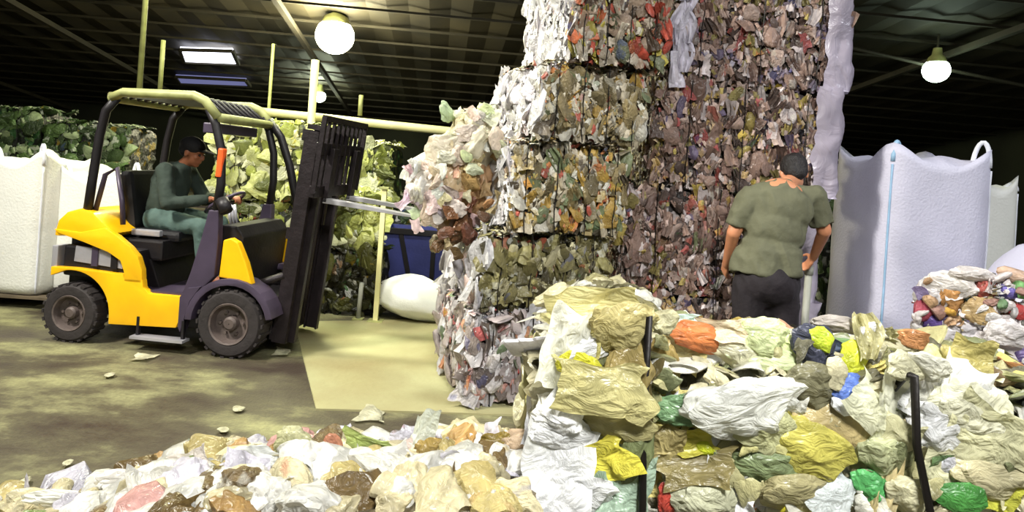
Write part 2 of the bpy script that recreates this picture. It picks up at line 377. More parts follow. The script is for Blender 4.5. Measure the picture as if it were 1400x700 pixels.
def face_frames(w, d, h):
    X, Y, Z = Vector((1, 0, 0)), Vector((0, 1, 0)), Vector((0, 0, 1))
    return {'front': (Vector((-w / 2, -d / 2, 0)), X, Z, -Y, w, h), 'left': (Vector((-w / 2, d / 2, 0)), -Y, Z, -X, d, h),
            'right': (Vector((w / 2, -d / 2, 0)), Y, Z, X, d, h), 'top': (Vector((-w / 2, -d / 2, h)), X, Y, Z, w, d)}
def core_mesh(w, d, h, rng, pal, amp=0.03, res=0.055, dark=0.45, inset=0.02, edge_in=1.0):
    bm = bmesh.new(); nx, ny, nz = max(2, int(w / res)), max(2, int(d / res)), max(2, int(h / res))
    w2, d2, h2 = w - 2 * inset, d - 2 * inset, h - inset
    vs = {}
    def V(i, j, k):
        if (i, j, k) not in vs: vs[(i, j, k)] = bm.verts.new((-w2 / 2 + w2 * i / nx, -d2 / 2 + d2 * j / ny, h2 * k / nz))
        return vs[(i, j, k)]
    for i in range(nx):
        for j in range(ny):
            bm.faces.new((V(i, j, 0), V(i, j + 1, 0), V(i + 1, j + 1, 0), V(i + 1, j, 0))); bm.faces.new((V(i, j, nz), V(i + 1, j, nz), V(i + 1, j + 1, nz), V(i, j + 1, nz)))
    for i in range(nx):
        for k in range(nz):
            bm.faces.new((V(i, 0, k), V(i + 1, 0, k), V(i + 1, 0, k + 1), V(i, 0, k + 1))); bm.faces.new((V(i, ny, k), V(i, ny, k + 1), V(i + 1, ny, k + 1), V(i + 1, ny, k)))
    for j in range(ny):
        for k in range(nz):
            bm.faces.new((V(0, j, k), V(0, j, k + 1), V(0, j + 1, k + 1), V(0, j + 1, k))); bm.faces.new((V(nx, j, k), V(nx, j + 1, k), V(nx, j + 1, k + 1), V(nx, j, k + 1)))
    off = Vector((rng.uniform(0, 99), rng.uniform(0, 99), rng.uniform(0, 99)))
    for v in bm.verts:
        # rounded, sagging edges
        e = (2 * v.co.x / w2) ** 6 * 0.5 + (2 * v.co.y / d2) ** 6 * 0.5
        zt = abs(2 * v.co.z / h2 - 1) ** 6
        k = 1 - 0.13 * zt * edge_in
        v.co.x *= k; v.co.y *= k
        v.co += noise.noise_vector(v.co * 9 + off) * amp + noise.noise_vector(v.co * 24 + off) * amp * 0.6
        v.co.z = max(0.0, v.co.z)
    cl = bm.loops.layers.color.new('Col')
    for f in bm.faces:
        c = pick(rng, pal); c = tuple(x * dark for x in c)  # core colours darkened to paint the shade in gaps between scraps
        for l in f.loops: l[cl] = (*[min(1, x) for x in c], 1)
    me = bpy.data.meshes.new('packed_scrap'); bm.to_mesh(me); bm.free(); me.materials.append(M_STUFF); return me
def flake_mesh(w, d, h, rng, pal, faces, count, size, bright=1.0, lit_side_pal=None, edge_in=1.0):
    """hundreds of scraps too small to tell apart, joined"""
    ff = face_frames(w, d, h); vs, fs, cs = [], [], []
    tot = sum(ff[f][4] * ff[f][5] for f in faces)
    for f in faces:
        o, u, v, n, a, b = ff[f]
        for _ in range(int(count * a * b / tot)):
            tz = rng.uniform(0, b); ed = min(tz, b - tz); p = o + u * rng.uniform(0, a) + v * tz + n * (rng.uniform(-0.02, 0.02) - (0.13 * edge_in * (1 - ed / 0.08) if ed < 0.08 and f != 'top' else 0))
            s = size * rng.uniform(0.5, 1.5); t = rng.uniform(-0.7, 0.7); c = pick(rng, lit_side_pal if lit_side_pal and f in ('left', 'right') else pal)
            U = u * math.cos(t) + v * math.sin(t); V_ = v * math.cos(t) - u * math.sin(t); k = len(vs)
            W_ = s * rng.uniform(0.4, 0.8)
            for (x, y, z) in ((-1, -1, 0), (0, -1, 1), (1, -1, 0), (-1, 0, .4), (0, 0.1, 1.3), (1, 0, .2), (-1, 1, 0), (0, 1, .8), (1, 1, 0)):
                q = p + U * x * W_ * rng.uniform(.7, 1.2) + V_ * y * s * rng.uniform(.7, 1.2) + n * (z * s * 0.35 * rng.uniform(0.4, 1.6))
                vs.append(q)
            for a_ in (0, 1, 3, 4):
                fs.append((k + a_, k + a_ + 1, k + a_ + 4, k + a_ + 3)); cs.append(tuple(min(1, x * bright) for x in c))
    me = bpy.data.meshes.new('loose_flakes'); me.from_pydata([tuple(q) for q in vs], [], fs)
    ca = me.color_attributes.new('Col', 'BYTE_COLOR', 'CORNER'); k = 0
    for p, c in zip(me.polygons, cs):
        for _ in p.loop_indices: ca.data[k].color = (*c, 1); k += 1
    me.materials.append(M_STUFF); return me
def make_bale(name, label, corner, yaw, w, d, h, pal, seed, counts, size=(0.05, 0.09), kinds=(('wad', 4), ('sheet', 3), ('strip', 3)), straps=4,
              lit_side_pal=None, group=None, flakes=500, tiltz=0.0, lean=0.0, cat='bale', vert=True, edge_in=1.0):
    """corner = world position of the front left bottom corner"""
    rng = random.Random(seed)
    rot = Euler((0, lean, yaw))
    t = empty(name, Vector(corner) + Matrix.Rotation(yaw, 3, 'Z') @ Vector((w / 2, d / 2, 0)))
    t.rotation_euler = rot
    tag(t, label, cat, group)
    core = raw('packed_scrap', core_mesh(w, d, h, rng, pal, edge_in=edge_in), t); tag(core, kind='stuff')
    if flakes:
        fl = raw('loose_flakes', flake_mesh(w, d, h, rng, pal, [f for f in counts], flakes, size[0] * 0.42, 1.0, lit_side_pal, edge_in), t); tag(fl, kind='stuff')
    ff = face_frames(w, d, h); kk = [k for k, _ in kinds]; kw = [x for _, x in kinds]
    for f, cnt in counts.items():
        o, u, v, n, a, b = ff[f]; pl = lit_side_pal if (lit_side_pal and f in ('left', 'right')) else pal
        nu = max(1, round(math.sqrt(cnt * a / b))); nv = max(1, round(cnt / nu))
        for i in range(nu):
            for j in range(nv):
                p = o + u * (a * (i + 0.5 + rng.uniform(-0.45, 0.45)) / nu) + v * (b * (j + 0.5 + rng.uniform(-0.42, 0.42)) / nv if f == 'top' else 0.035 + (b - 0.07) * (j + 0.5 + rng.uniform(-0.42, 0.42)) / nv)
                s = rng.uniform(*size) * (1.25 if rng.random() < 0.15 else 1); kind = rng.choices(kk, kw)[0]
                if kind == 'strip': sx, sy = s * 0.9, s * 2.1
                elif kind == 'bottle': sx = sy = s * 2.1
                else: sx, sy = s * rng.uniform(0.9, 1.3), s * rng.uniform(1.2, 1.9)
                edge = min(p.z, h - p.z) if f != 'top' else 1
                p = p + n * (rng.uniform(-0.03, 0.022) - (0.075 * edge_in * (1 - edge / 0.09) if edge < 0.09 else 0))
                if f != 'top': p.z = max(p.z, sy * 0.45)
                m = rng.choices((M_FILM, M_PRINT, M_HARD), (5, 4, 1))[0]
                if kind in ('bottle', 'tub'): m = M_HARD
                elif lit_side_pal and f in ('left', 'right'): m = M_FILM; sx *= 1.5; sy *= 1.4
                mx = jitframe(rng, p, u, v, n, sx, sy, s * rng.uniform(0.8, 1.4) * (0.6 if f == 'top' else 1), 0.45 if vert else 3.1, 0.5)
                piece(kind, rng, m, pick(rng, pl), mx, t)
    for k in range(straps):
        x = -w / 2 + w * (k + 0.5) / straps + rng.uniform(-0.02, 0.02); e = 0.03
        pts = []
        for a, b in ((-1, 0), (-1, 1), (1, 1), (1, 0)):
            pts.append((x, a * (d / 2 + e), h + e * 0.6 if b else 0.006))
        loop = []
        for (p, q) in zip(pts, pts[1:] + pts[:1]):
            for s in range(6):
                v_ = Vector(p).lerp(Vector(q), s / 6); v_.x += rng.uniform(-0.008, 0.008); loop.append(v_)
        loop.append(loop[0]); MB().tube(loop, 0.0035, 5, False).build('strap', M_WIRE, t)
    return t

# ================================================================== SETTING
HR = Matrix.Rotation(R(6.0), 4, 'Z')
def roofz(y): return 6.45 - 0.12 * y
# floor with worn asphalt
def floor_mat():
    m, nt, bs = new_mat('wet asphalt'); N, L = nt.nodes, nt.links
    tc = N.new('ShaderNodeTexCoord')
    mp = N.new('ShaderNodeMapping'); mp.inputs['Scale'].default_value = (0.6, 0.9, 1); L.new(tc.outputs['Object'], mp.inputs[0])
    n1 = N.new('ShaderNodeTexNoise'); n1.inputs['Scale'].default_value = 1.6; n1.inputs['Detail'].default_value = 9; n1.inputs['Roughness'].default_value = 0.65; L.new(mp.outputs[0], n1.inputs[0])
    r1 = N.new('ShaderNodeValToRGB'); e = r1.color_ramp.elements
    e[0].position = 0.38; e[0].color = (*rgb(56, 46, 38), 1); e[1].position = 0.64; e[1].color = (*rgb(138, 136, 96), 1)
    x = e.new(0.5); x.color = (*rgb(78, 72, 52), 1)
    L.new(n1.outputs[0], r1.inputs[0])
    n2 = N.new('ShaderNodeTexNoise'); n2.inputs['Scale'].default_value = 45; n2.inputs['Detail'].default_value = 6; L.new(tc.outputs['Object'], n2.inputs[0])
    mx = N.new('ShaderNodeMixRGB'); mx.blend_type = 'OVERLAY'; mx.inputs[0].default_value = 0.35; L.new(r1.outputs[0], mx.inputs[1]); L.new(n2.outputs[0], mx.inputs[2])
    L.new(mx.outputs[0], bs.inputs['Base Color'])
    r2 = N.new('ShaderNodeMapRange'); r2.inputs[1].default_value = 0.35; r2.inputs[2].default_value = 0.65; r2.inputs[3].default_value = 0.5; r2.inputs[4].default_value = 0.85
    L.new(n1.outputs[0], r2.inputs[0]); L.new(r2.outputs[0], bs.inputs['Roughness'])
    bp = N.new('ShaderNodeBump'); bp.inputs['Strength'].default_value = 0.35; bp.inputs['Distance'].default_value = 0.02
    L.new(n2.outputs[0], bp.inputs['Height']); L.new(bp.outputs[0], bs.inputs['Normal'])
    return m
fl = MB().box((0, 0, -0.1), (60, 62, 0.2)).build('floor', floor_mat()); tag(fl, 'dark olive stained floor of the recycling hall', kind='structure')
# lighter concrete slab, right of the forklift
c0, c1, c2, c3 = G(402, 441), G(432, 561), G(700, 569), G(800, 560)
poly = [c1, c2, Vector((3.0, c2.y + 0.4, 0)), Vector((4.2, 7.6, 0)), G(600, 438), c0]
mb = MB(); a = [mb.bm.verts.new((p.x, p.y, 0.012)) for p in poly]; b = [mb.bm.verts.new((p.x, p.y, -0.02)) for p in poly]
mb.bm.faces.new(a)
for k in range(len(poly)): mb.bm.faces.new((a[k], b[k], b[(k + 1) % len(poly)], a[(k + 1) % len(poly)]))
M_SLAB = mat('pale dusty concrete', rgb(160, 158, 118), 0.6, 0, 0.18, 1.4, 0.2, 25, dirt=rgb(150, 138, 96))
tag(mb.build('floor_slab', M_SLAB), 'paler concrete slab set in the floor beside the forklift', kind='structure')
# roof with purlins, ribbed sheet and rafters
mb = MB()
nr = 90; y0, y1 = -7.0, 30.0
prev = None
for i in range(nr + 1):
    x = -20 + 40 * i / nr; z = 0.06 if i % 2 else 0
    q = [mb.bm.verts.new(HR @ Vector((x + dx, y, roofz(y) + z))) for y in (y0, y1) for dx in (0,)]
    if prev: mb.bm.faces.new((prev[0], q[0], q[1], prev[1]))
    prev = q
ceil = mb.build('ceiling', M_ROOF); tag(ceil, 'dark sloping sheet roof over the hall', kind='structure')
for i in range(24):
    y = 1.5 + i * 1.18
    c = HR @ Vector((0, y, roofz(y) - 0.09)); MB().box(c, (40, 0.06, 0.05), (0, 0, R(6))).build('purlin', M_PURL, ceil)
for x in (-15, -9.2, -3.4, 4.6, 10.4):
    a_, b_ = HR @ Vector((x, y0, roofz(y0) - 0.32)), HR @ Vector((x, y1, roofz(y1) - 0.32))
    MB().tube([a_, b_], 0.08, 4).build('rafter', M_PURL, ceil)
for nm, c, s in (('wall_back', (0, 29.5, 1.6), (40, 0.3, 3.6)), ('wall_left', (-19.5, 13, 3), (0.3, 33, 6.4)), ('wall_right', (19, 13, 3), (0.3, 33, 6.4))):
    tag(MB().box(HR @ Vector(c), s, (0, 0, R(6))).build(nm, M_WALL), kind='structure')
# skylights in the roof plane
HRI = HR.inverted()
def on_roof(px, py):
    dv = W(px, py, 1.0) - Vector((0, 0, EYE)); o = HRI @ Vector((0, 0, EYE)); dd = (HRI.to_3x3() @ dv)
    t = (6.45 - 0.12 * o.y - o.z - 0.14) / (dd.z + 0.12 * dd.y); return Vector((0, 0, EYE)) + dv * t
M_SKYL = emis('daylight through skylight', (0.86, 0.87, 1.0), 3.0); M_SKYD = emis('dirty skylight', (0.16, 0.17, 0.36), 0.55)
for (q, m, lb) in ((((246, 68), (318, 70), (326, 88), (252, 85)), M_SKYL, 'bright roof skylight above the forklift'), (((240, 105), (336, 110), (342, 118), (246, 114)), M_SKYD, 'dim bluish roof skylight below the bright one')):
    mb = MB(); ps = [on_roof(*p) for p in q]; v = [mb.bm.verts.new(p) for p in ps]; mb.bm.faces.new(v)
    v2 = [mb.bm.verts.new(p + Vector((0, 0, 0.08))) for p in ps]; mb.bm.faces.new(v2[::-1])
    for k in range(4): mb.bm.faces.new((v[k], v2[k], v2[(k + 1) % 4], v[(k + 1) % 4]))
    w_ = mb.build('window_1' if m is M_SKYL else 'window_2', m); tag(w_, lb, kind='structure')
    fr = MB()
    for k in range(4): fr.tube([ps[k], ps[(k + 1) % 4]], 0.06, 4)
    fr.build('window_frame', M_PURL, w_)
# lamps
def lamp(px, py, d, r, power, col, label, strength):
    p = W(px, py, d); t = empty('high_bay_lamp', p); tag(t, label, 'lamp')
    MB().ball((0, 0, -0.02), (r, r, r * 0.95), 3).build('bulb_glass', emis('lamp glow ' + label[:12], col, strength), t, True)
    MB().lathe([(r * 0.75, r * 0.55), (r * 0.6, r * 0.95), (0.1, r * 1.15), (0.08, r * 1.3 + 0.1)], (0, 0, 0), 'Z', 24, False).build('reflector', M_OLV, t, True)
    top = roofz((HRI @ p).y) - p.z
    MB().tube([(0, 0, r * 1.2), (0, 0, max(top, r * 1.3))], 0.02, 6).build('hanger_rod', M_PURL, t)
    l = bpy.data.lights.new('bulb_light', 'POINT'); l.energy = power; l.color = col; l.shadow_soft_size = r
    o = raw('bulb_light', l, t); o.location = (0, -r * 1.3, -r * 0.6)
lamp(458, 48, 15.0, 0.42, 900, (1.0, 0.93, 0.62), 'largest glaring warm high bay lamp above the forklift mast', 30)
lamp(437, 131, 22.0, 0.2, 120, (0.9, 1.0, 0.72), 'small distant pale lamp just below the large glaring one', 22)
lamp(1280, 95, 14.0, 0.26, 18, (0.78, 1.0, 0.78), 'greenish white high bay lamp above the tall white sack', 9)

# cream overhead pipe run and its droppers
t = empty('pipe_rail', W(280, 145, 9.0)); o_ = t.location.copy()
tag(t, 'long cream overhead pipe crossing behind the forklift roof', 'pipe')
_pd = (W(640, 182, 9.0) - W(150, 131, 9.0)); ends = (W(150, 131, 9.0) - o_, W(640, 182, 9.0) + _pd * 0.5 - o_)
MB().tube([ends[0], ends[1]], 0.055, 10).build('pipe', M_PIPE, t, True)
for px, y_a, y_b, r in ((357, 60, 300, 0.022), (218, 55, 132, 0.03), (190, -178, 128, 0.035), (492, 130, 158, 0.03)):
    b_ = W(px, y_b, 9.02); top = W(px + (y_b - y_a) * 0.07, y_a, 9.02)
    MB().tube([b_ - o_, top - o_], r, 8).build('dropper', M_OLV, t, True)
t = empty('lamp_post', W(424, 186, 8.8)); tag(t, 'bright cream upright post standing behind the forklift mast', 'post')
o_ = t.location.copy(); base = Vector((o_.x, o_.y, 0)); t.location = base
MB().tube([(0, 0, 0), (0, 0, (W(430, 82, 8.8)).z)], 0.05, 10).build('post_tube', M_PIPE, t, True)
MB().box((0, 0, 0.01), (0.24, 0.24, 0.02)).build('base_plate', M_OLV, t)
# rod added as the lamp's flare streak on the dark right side
t = MB().tube([W(1150, 62, 14.2), W(1280, 92, 14.2), W(1420, 121, 14.2)], 0.035, 6).build('flare_streak', M_PURL); tag(t, 'thin rod added as the flare streak past the greenish right hand lamp', 'flare_streak')

# ================================================================== BALE STACK, left column
CALM = 0.2
names = [
 # corner px, w, h, palette, lit left side palette, label
 (640, 1.10, 0.62, PAL_BOT, None, 'pale crushed packaging bale at the bottom of the left column, standing on the slab'),
 (658, 0.90, 0.52, PAL_OLIVE, PAL_LITSIDE, 'olive brown film bale second from the bottom in the left column'),
 (700, 0.80, 0.62, PAL_MIX, PAL_LITSIDE, 'bale speckled orange and yellow, third from the bottom in the left column'),
 (738, 0.76, 0.52, PAL_MIX, PAL_LITSIDE, 'beige bale fourth from the bottom, with its lit left side coloured bright white'),
 (780, 0.70, 0.66, PAL_RED, PAL_LITSIDE, 'bale with red streaks at the top of the left column')]
z = 0.014; ymid = (495, 375, 260, 145, 40)
for i, (px, w, h, pal, sp, lab) in enumerate(names):
    c = W(px, ymid[i], 4.42); c.z = z; c.y = 4.42
    make_bale('plastic_bale', lab, c, R(17 + (i % 2) * 2), w, 0.95, h - 0.015, pal, 11 + i, {'front': 130 if i < 1 else 105, 'left': 70, 'top': 30},
              size=(0.06, 0.115) if i else (0.08, 0.15), lit_side_pal=sp, straps=4, flakes=1500, kinds=(('wad', 4), ('sheet', 3), ('strip', 4), ('bottle', 1)))
    z += h
# right column, taller and nearer brown
rc = [(846, 1.30, 0.75, 'bottom'), (852, 1.30, 0.75, 'second'), (896, 1.24, 0.75, 'third'), (922, 1.20, 0.75, 'topmost')]
z = 0.014; ymid = (480, 340, 190, 45); C_TOP = []
for i, (px, w, h, which) in enumerate(rc):
    c = W(px, ymid[i], 4.82); c.z = z; c.y = 4.82
    lab = {'bottom': 'brown shredded film bale at the foot of the tall column behind the standing man',
           'second': 'brown grey film bale level with the standing man, second up in tall column',
           'third': 'brown film bale just above the standing man in the tall column',
           'topmost': 'topmost brown film bale of the tall column, with a pale left edge'}[which]
    t = make_bale('film_bale', lab, c, R(-3 + i), w, 1.0, h - 0.01, PAL_BROWN, 31 + i, {'front': 190, 'left': 40, 'right': 30}, size=(0.055, 0.11),
                  kinds=(('wad', 2), ('sheet', 4), ('strip', 8)), straps=3, flakes=2200, edge_in=0.35)
    C_TOP.append(t); z += h
    # loose film sheet wrapped round the right corner
    mb = MB(); rng = random.Random(60 + i); rows, cols = 16, 12; grid = []
    for a in range(rows + 1):
        row = []; zz = (h + 0.06) * a / rows - 0.03
        for b in range(cols + 1):
            s = b / cols; L0 = 0.17 + 0.03 * noise.noise(Vector((0, zz * 5, i)))
            if s < 0.4: x = w / 2 + 0.02 - L0 * (1 - s / 0.4); y = -0.5 - 0.045
            else: x = w / 2 + 0.045; y = -0.5 - 0.02 + 0.4 * (s - 0.4) / 0.6
            k = 0.02 * abs(math.sin(b * 1.9 + 2 * noise.noise(Vector((zz * 3, b * .4, i))))) + 0.02 * noise.noise(Vector((x * 9, y * 9, zz * 12 + i * 5)))
            row.append(mb.bm.verts.new((x + k, y - k, max(zz, 0.002))))
        grid.append(row)
    for a in range(rows):
        for b in range(cols): mb.bm.faces.new((grid[a][b], grid[a][b + 1], grid[a + 1][b + 1], grid[a + 1][b]))
    me = mb.mesh('loose_film_wrap', True, M_FILM); o = raw('loose_film_wrap', me, t); o.color = (*rgb(206, 196, 214), 1); o['label'] = 'pale lilac film hanging down the right edge'
# pale strips at the upper left edge of the topmost bale
rng = random.Random(5)
for k in range(7):
    mx = jitframe(rng, Vector((-0.57 + 0.05 * (k % 2), -0.55, 0.08 + 0.1 * k)), Vector((1, 0, 0)), Vector((0, 0, 1)), Vector((0, -1, 0)), 0.13, 0.26, 0.1, 0.2, 0.2)
    piece('strip', rng, M_FILM, rgb(226, 220, 234), mx, C_TOP[3])

# ------------------------------------------------------------------ bundle of clear film bulging from the left of the stack
t = empty('film_bundle', (0, 0, 0)); c = W(622, 330, 4.75); c.z = 1.16; t.location = c
tag(t, 'big crumpled bundle of whitish film perched left of the bale column', 'film bundle')
rng = random.Random(77)
spots = [(640, 190, 55, 65, (234, 224, 190)), (612, 218, 60, 70, (236, 226, 206)), (590, 245, 60, 70, (242, 234, 222)), (628, 240, 60, 75, (226, 200, 160)), (655, 205, 45, 70, (236, 228, 204)),
         (600, 275, 55, 60, (238, 226, 218)), (640, 268, 45, 60, (206, 166, 120)), (615, 298, 50, 50, (206, 180, 160)), (576, 262, 36, 46, (244, 240, 232)), (655, 240, 34, 60, (200, 160, 120)), (632, 310, 34, 44, (120, 84, 60)), (648, 176, 40, 40, (238, 230, 200))]
for (px, py, w_, h_, col) in spots:
    p = W(px, py, 4.72 + rng.uniform(-0.08, 0.08)) - c; s = 4.72 / FOC
    mx = jitframe(rng, p, Vector((1, 0, 0)), Vector((0, 0, 1)), Vector((0, -1, 0)), w_ * s * 1.15, h_ * s * 1.15, 0.5, 0.6, 0.4)
    piece('bigwad', rng, M_FILM, rgb(*col), mx, t)
    for k in range(7):
        q = p + Vector((rng.uniform(-0.16, 0.16), -0.06 - rng.uniform(0, 0.08), rng.uniform(-0.18, 0.18)))
        cc = tuple(min(1, x * rng.uniform(0.8, 1.1)) for x in rgb(*col)); s_ = rng.uniform(0.07, 0.14)
        piece(rng.choice(('bigwad', 'wad', 'sheet', 'strip')), rng, M_FILM, cc, jitframe(rng, q, Vector((1, 0, 0)), Vector((0, 0, 1)), Vector((0, -1, 0)), s_, s_ * 1.4, s_, 1.2, 0.5), t)

# ================================================================== WHITE BULK SACKS
def big_sack(label, corner, yaw, w, d, h, m, seed, loops=(M_LOOP, M_WEB, M_WEB, M_WEB), group=None, sag=0.05, lh=0.21):
    rng = random.Random(seed); t = empty('bulk_sack', Vector(corner) + Matrix.Rotation(yaw, 3, 'Z') @ Vector((w / 2, d / 2, 0)), yaw); tag(t, label, 'sack', group)
    mb = MB(); n = 64; rings = []; rows = 34
    for k in range(rows + 1):
        f = k / rows; z = h * f; bul = 1 + 0.045 * math.sin(math.pi * min(1, f * 1.05)) - 0.10 * max(0, (0.06 - f) / 0.06) ** 2
        e = 6.5 - 2.0 * (1 - abs(2 * f - 1)); ring = []
        for j in range(n):
            a = 2 * math.pi * j / n; ca, sa = math.cos(a), math.sin(a)
            r = (abs(ca) ** e + abs(sa) ** e) ** (-1 / e); x, y = r * ca * w / 2 * bul, r * sa * d / 2 * bul
            corner_ = max(0, (r - 1.0)) / 0.2
            q = 0.012 * noise.noise(Vector((x * 5, y * 5, z * 1.6 + seed))) + 0.007 * abs(noise.noise(Vector((x * 14, y * 14, z * 3 + seed))))
            zz = z
            if f > 0.8: zz = z + (corner_ * 0.12 - 0.02) * (f - 0.8) / 0.2
            ring.append(mb.bm.verts.new((x * (1 + q), y * (1 + q), zz)))
        rings.append(ring)
    for (sc, dz) in ((0.86, 0.035), (0.6, 0.05), (0.3, 0.03)):     # filled rumpled top
        ring = []
        for v in rings[rows]:
            z = h + dz + 0.05 * noise.noise(Vector((v.co.x * 7 * sc, v.co.y * 7 * sc, seed)))
            ring.append(mb.bm.verts.new((v.co.x * sc, v.co.y * sc, z)))
        rings.append(ring)
    for a, b in zip(rings, rings[1:]):
        for j in range(n): mb.bm.faces.new((a[j], a[(j + 1) % n], b[(j + 1) % n], b[j]))
    mb.bm.faces.new(rings[-1]); mb.bm.faces.new(rings[0][::-1])
    mb.build('sack_body', m, t, True)
    for q, (sx, sy) in enumerate(((-1, -1), (1, -1), (1, 1), (-1, 1))):
        cx, cy = sx * w / 2 * 0.885, sy * d / 2 * 0.885
        pts = []
        for k in range(13):
            a = math.pi * k / 12; pts.append((cx - sx * 0.045 * (1 - math.cos(a)), cy + sx * 0.0 - sy * 0.03 * (1 - math.cos(a)), h - 0.02 + (lh if q < 2 else 0.03) * (0.8 if q == 0 else 1) * math.sin(a) + 0.03 * math.cos(a)))
        lb = MB().tube(pts, [0.017] * 13, 6)
        for v in lb.bm.verts: v.co.y = cy - sy * 0.03 + (v.co.y - cy + sy * 0.03) * 1.0
        lb.build('lifting_loop', loops[q], t, True)
        sm = []
        for k in range(19):
            f = k / 18; e = 6.5 - 2.0 * (1 - abs(2 * f - 1)); kk = 0.5 ** (1 / e) * (1 + 0.045 * math.sin(math.pi * min(1, f * 1.05))) * 1.004
            sm.append((sx * w / 2 * kk, sy * d / 2 * kk, 0.02 + (h - 0.03) * f))
        MB().tube(sm, 0.008, 6).build('corner_seam', M_LOOP if q == 0 else M_WEB, t, True)
    return t
c = W(1203, 430, 4.75); c.z = 0
big_sack('tallest white woven bulk sack, right of the standing man, loops sticking up', c, R(3), 0.80, 0.80, 1.80, M_SACK, 3)
c = W(1322, 400, 5.6); c.z = 0
big_sack('white bulk sack mostly hidden behind the tallest sack at right', c, R(2), 0.42, 0.8, 1.66, M_SACKW, 8, lh=0.08)
c = W(-40, 415, 6.15); c.z = 0.12
big_sack('bright white bulk sack at the left edge of the picture on a pallet', c, R(-4), 0.60, 0.8, 1.17, M_SACKW, 4, loops=(M_WEB,) * 4)
c = W(57, 415, 6.3); c.z = 0.12
big_sack('bright white bulk sack right behind the back of the forklift', c, R(3), 0.82, 0.8, 1.05, M_SACKW, 5, loops=(M_WEB,) * 4)
# rounded white sack at the far right edge
def slump_sack(name, label, c, r, seed, m, cat='sack', group=None, parent=None):
    mb = MB(); bm = mb.bm; bmesh.ops.create_icosphere(bm, subdivisions=4, radius=1.0)
    rng = random.Random(seed); cr = creases(rng, 26, 0.15, 1.6)
    for v in bm.verts:
        q = crumple(v.co, cr); q = q * (1 + 0.05 * noise.noise(v.co * 3 + Vector((seed, 0, 0))))
        v.co = Vector((q.x * r[0], q.y * r[1], q.z * r[2]))
    lo = min(v.co.z for v in bm.verts)
    for v in bm.verts: v.co.z = max(v.co.z - lo - r[2] * 0.12, 0)
    autos = mb.build(name, m, parent, True)
    autos.data.set_sharp_from_angle(angle=R(30)); autos.location = c; tag(autos, label, cat, group); return autos
# pallet under the left sacks
c = W(-20, 415, 6.1); t = empty('pallet', (c.x, 6.05, 0)); tag(t, 'dark wooden pallet under the white sacks at far left', 'pallet')
for k in range(5): MB().box((0.75, 0.12 + k * 0.2, 0.105), (1.8, 0.12, 0.022)).build('deck_board', M_WOOD, t)
for x in (-0.1, 0.75, 1.6): MB().box((x, 0.5, 0.047), (0.1, 0.95, 0.09)).build('bearer', M_WOOD, t)

# ================================================================== FORKLIFT
near_f, near_r = G(310, 490), G(92, 468)
fv = (near_f - near_r); YAW = math.atan2(fv.y, fv.x); WB = fv.length
mid = (near_f + near_r) / 2 + Vector((-math.sin(YAW), math.cos(YAW), 0)) * 0.5
F = empty('forklift', (mid.x, mid.y, 0), YAW)
tag(F, 'yellow counterbalance forklift with raised forks and a driver in its cab', 'forklift')
FM = Matrix.Translation(mid) @ Matrix.Rotation(YAW, 4, 'Z')
XF, XR = WB / 2, -WB / 2
def wheel(x, y, r, wd_, side):
    n = Vector((0, side, 0)); w = empty('wheel', (0, 0, 0)); w.parent = F; w.location = (x, y, r)
    h = wd_ / 2
    pr = [(r * 0.62, -h), (r * 0.66, -h * 1.04), (r * 0.9, -h * 0.98), (r * 0.98, -h * 0.75), (r, -h * 0.4), (r, h * 0.4), (r * 0.98, h * 0.75), (r * 0.9, h * 0.98), (r * 0.66, h * 1.04), (r * 0.62, h)]
    autosmooth(MB().lathe(pr, (0, 0, 0), 'Y', 40, False).build('tyre', M_RUB, w))
    tb = MB()
    for k in range(22):
        a = 2 * math.pi * k / 22
        tb.box((math.cos(a) * r * 0.985, 0, math.sin(a) * r * 0.985), (0.016, wd_ * 0.9, 0.03), (0, -a, 0.0))
    tb.build('tread', M_RUB, w)
    s = side; q = [(r * 0.63, s * h * 0.9), (r * 0.60, s * h * 1.06), (r * 0.55, s * h * 1.0), (r * 0.5, s * h * 0.35), (r * 0.22, s * h * 0.3), (r * 0.2, s * h * 0.75), (r * 0.14, s * h * 0.9), (0.004, s * h * 0.9)]
    autosmooth(MB().lathe(q, (0, 0, 0), 'Y', 36, False).build('rim', M_RIM, w))
    nb = MB()
    for k in range(6):
        a = 2 * math.pi * k / 6; nb.lathe([(0.012, s * h * 0.3), (0.012, s * h * 0.55)], (math.cos(a) * r * 0.34, 0, math.sin(a) * r * 0.34), 'Y', 6)
    nb.build('wheel_nuts', M_RIM, w)
for sd in (-1, 1):
    wheel(XF, sd * 0.42, 0.258, 0.19, sd); wheel(XR, sd * 0.43, 0.225, 0.16, sd)
def arc(cx, cz, r, a0, a1, n=14): return [(cx + r * math.cos(R(a0 + (a1 - a0) * k / n)), cz + r * math.sin(R(a0 + (a1 - a0) * k / n))) for k in range(n + 1)]
# dark inner chassis
MB().prism([(-0.80, 0.32), (-0.80, 0.80), (-0.38, 0.80), (-0.12, 0.66), (-0.02, 0.42), (0.9, 0.42), (0.9, 0.16), (-0.34, 0.14), (-0.36, 0.3)], -0.33, 0.33, 0.012).build('chassis', M_BLK, F)
MB().box((-0.45, 0, 0.62), (0.62, 0.90, 0.24), None, 0.02).build('engine_cover', M_BLK, F)
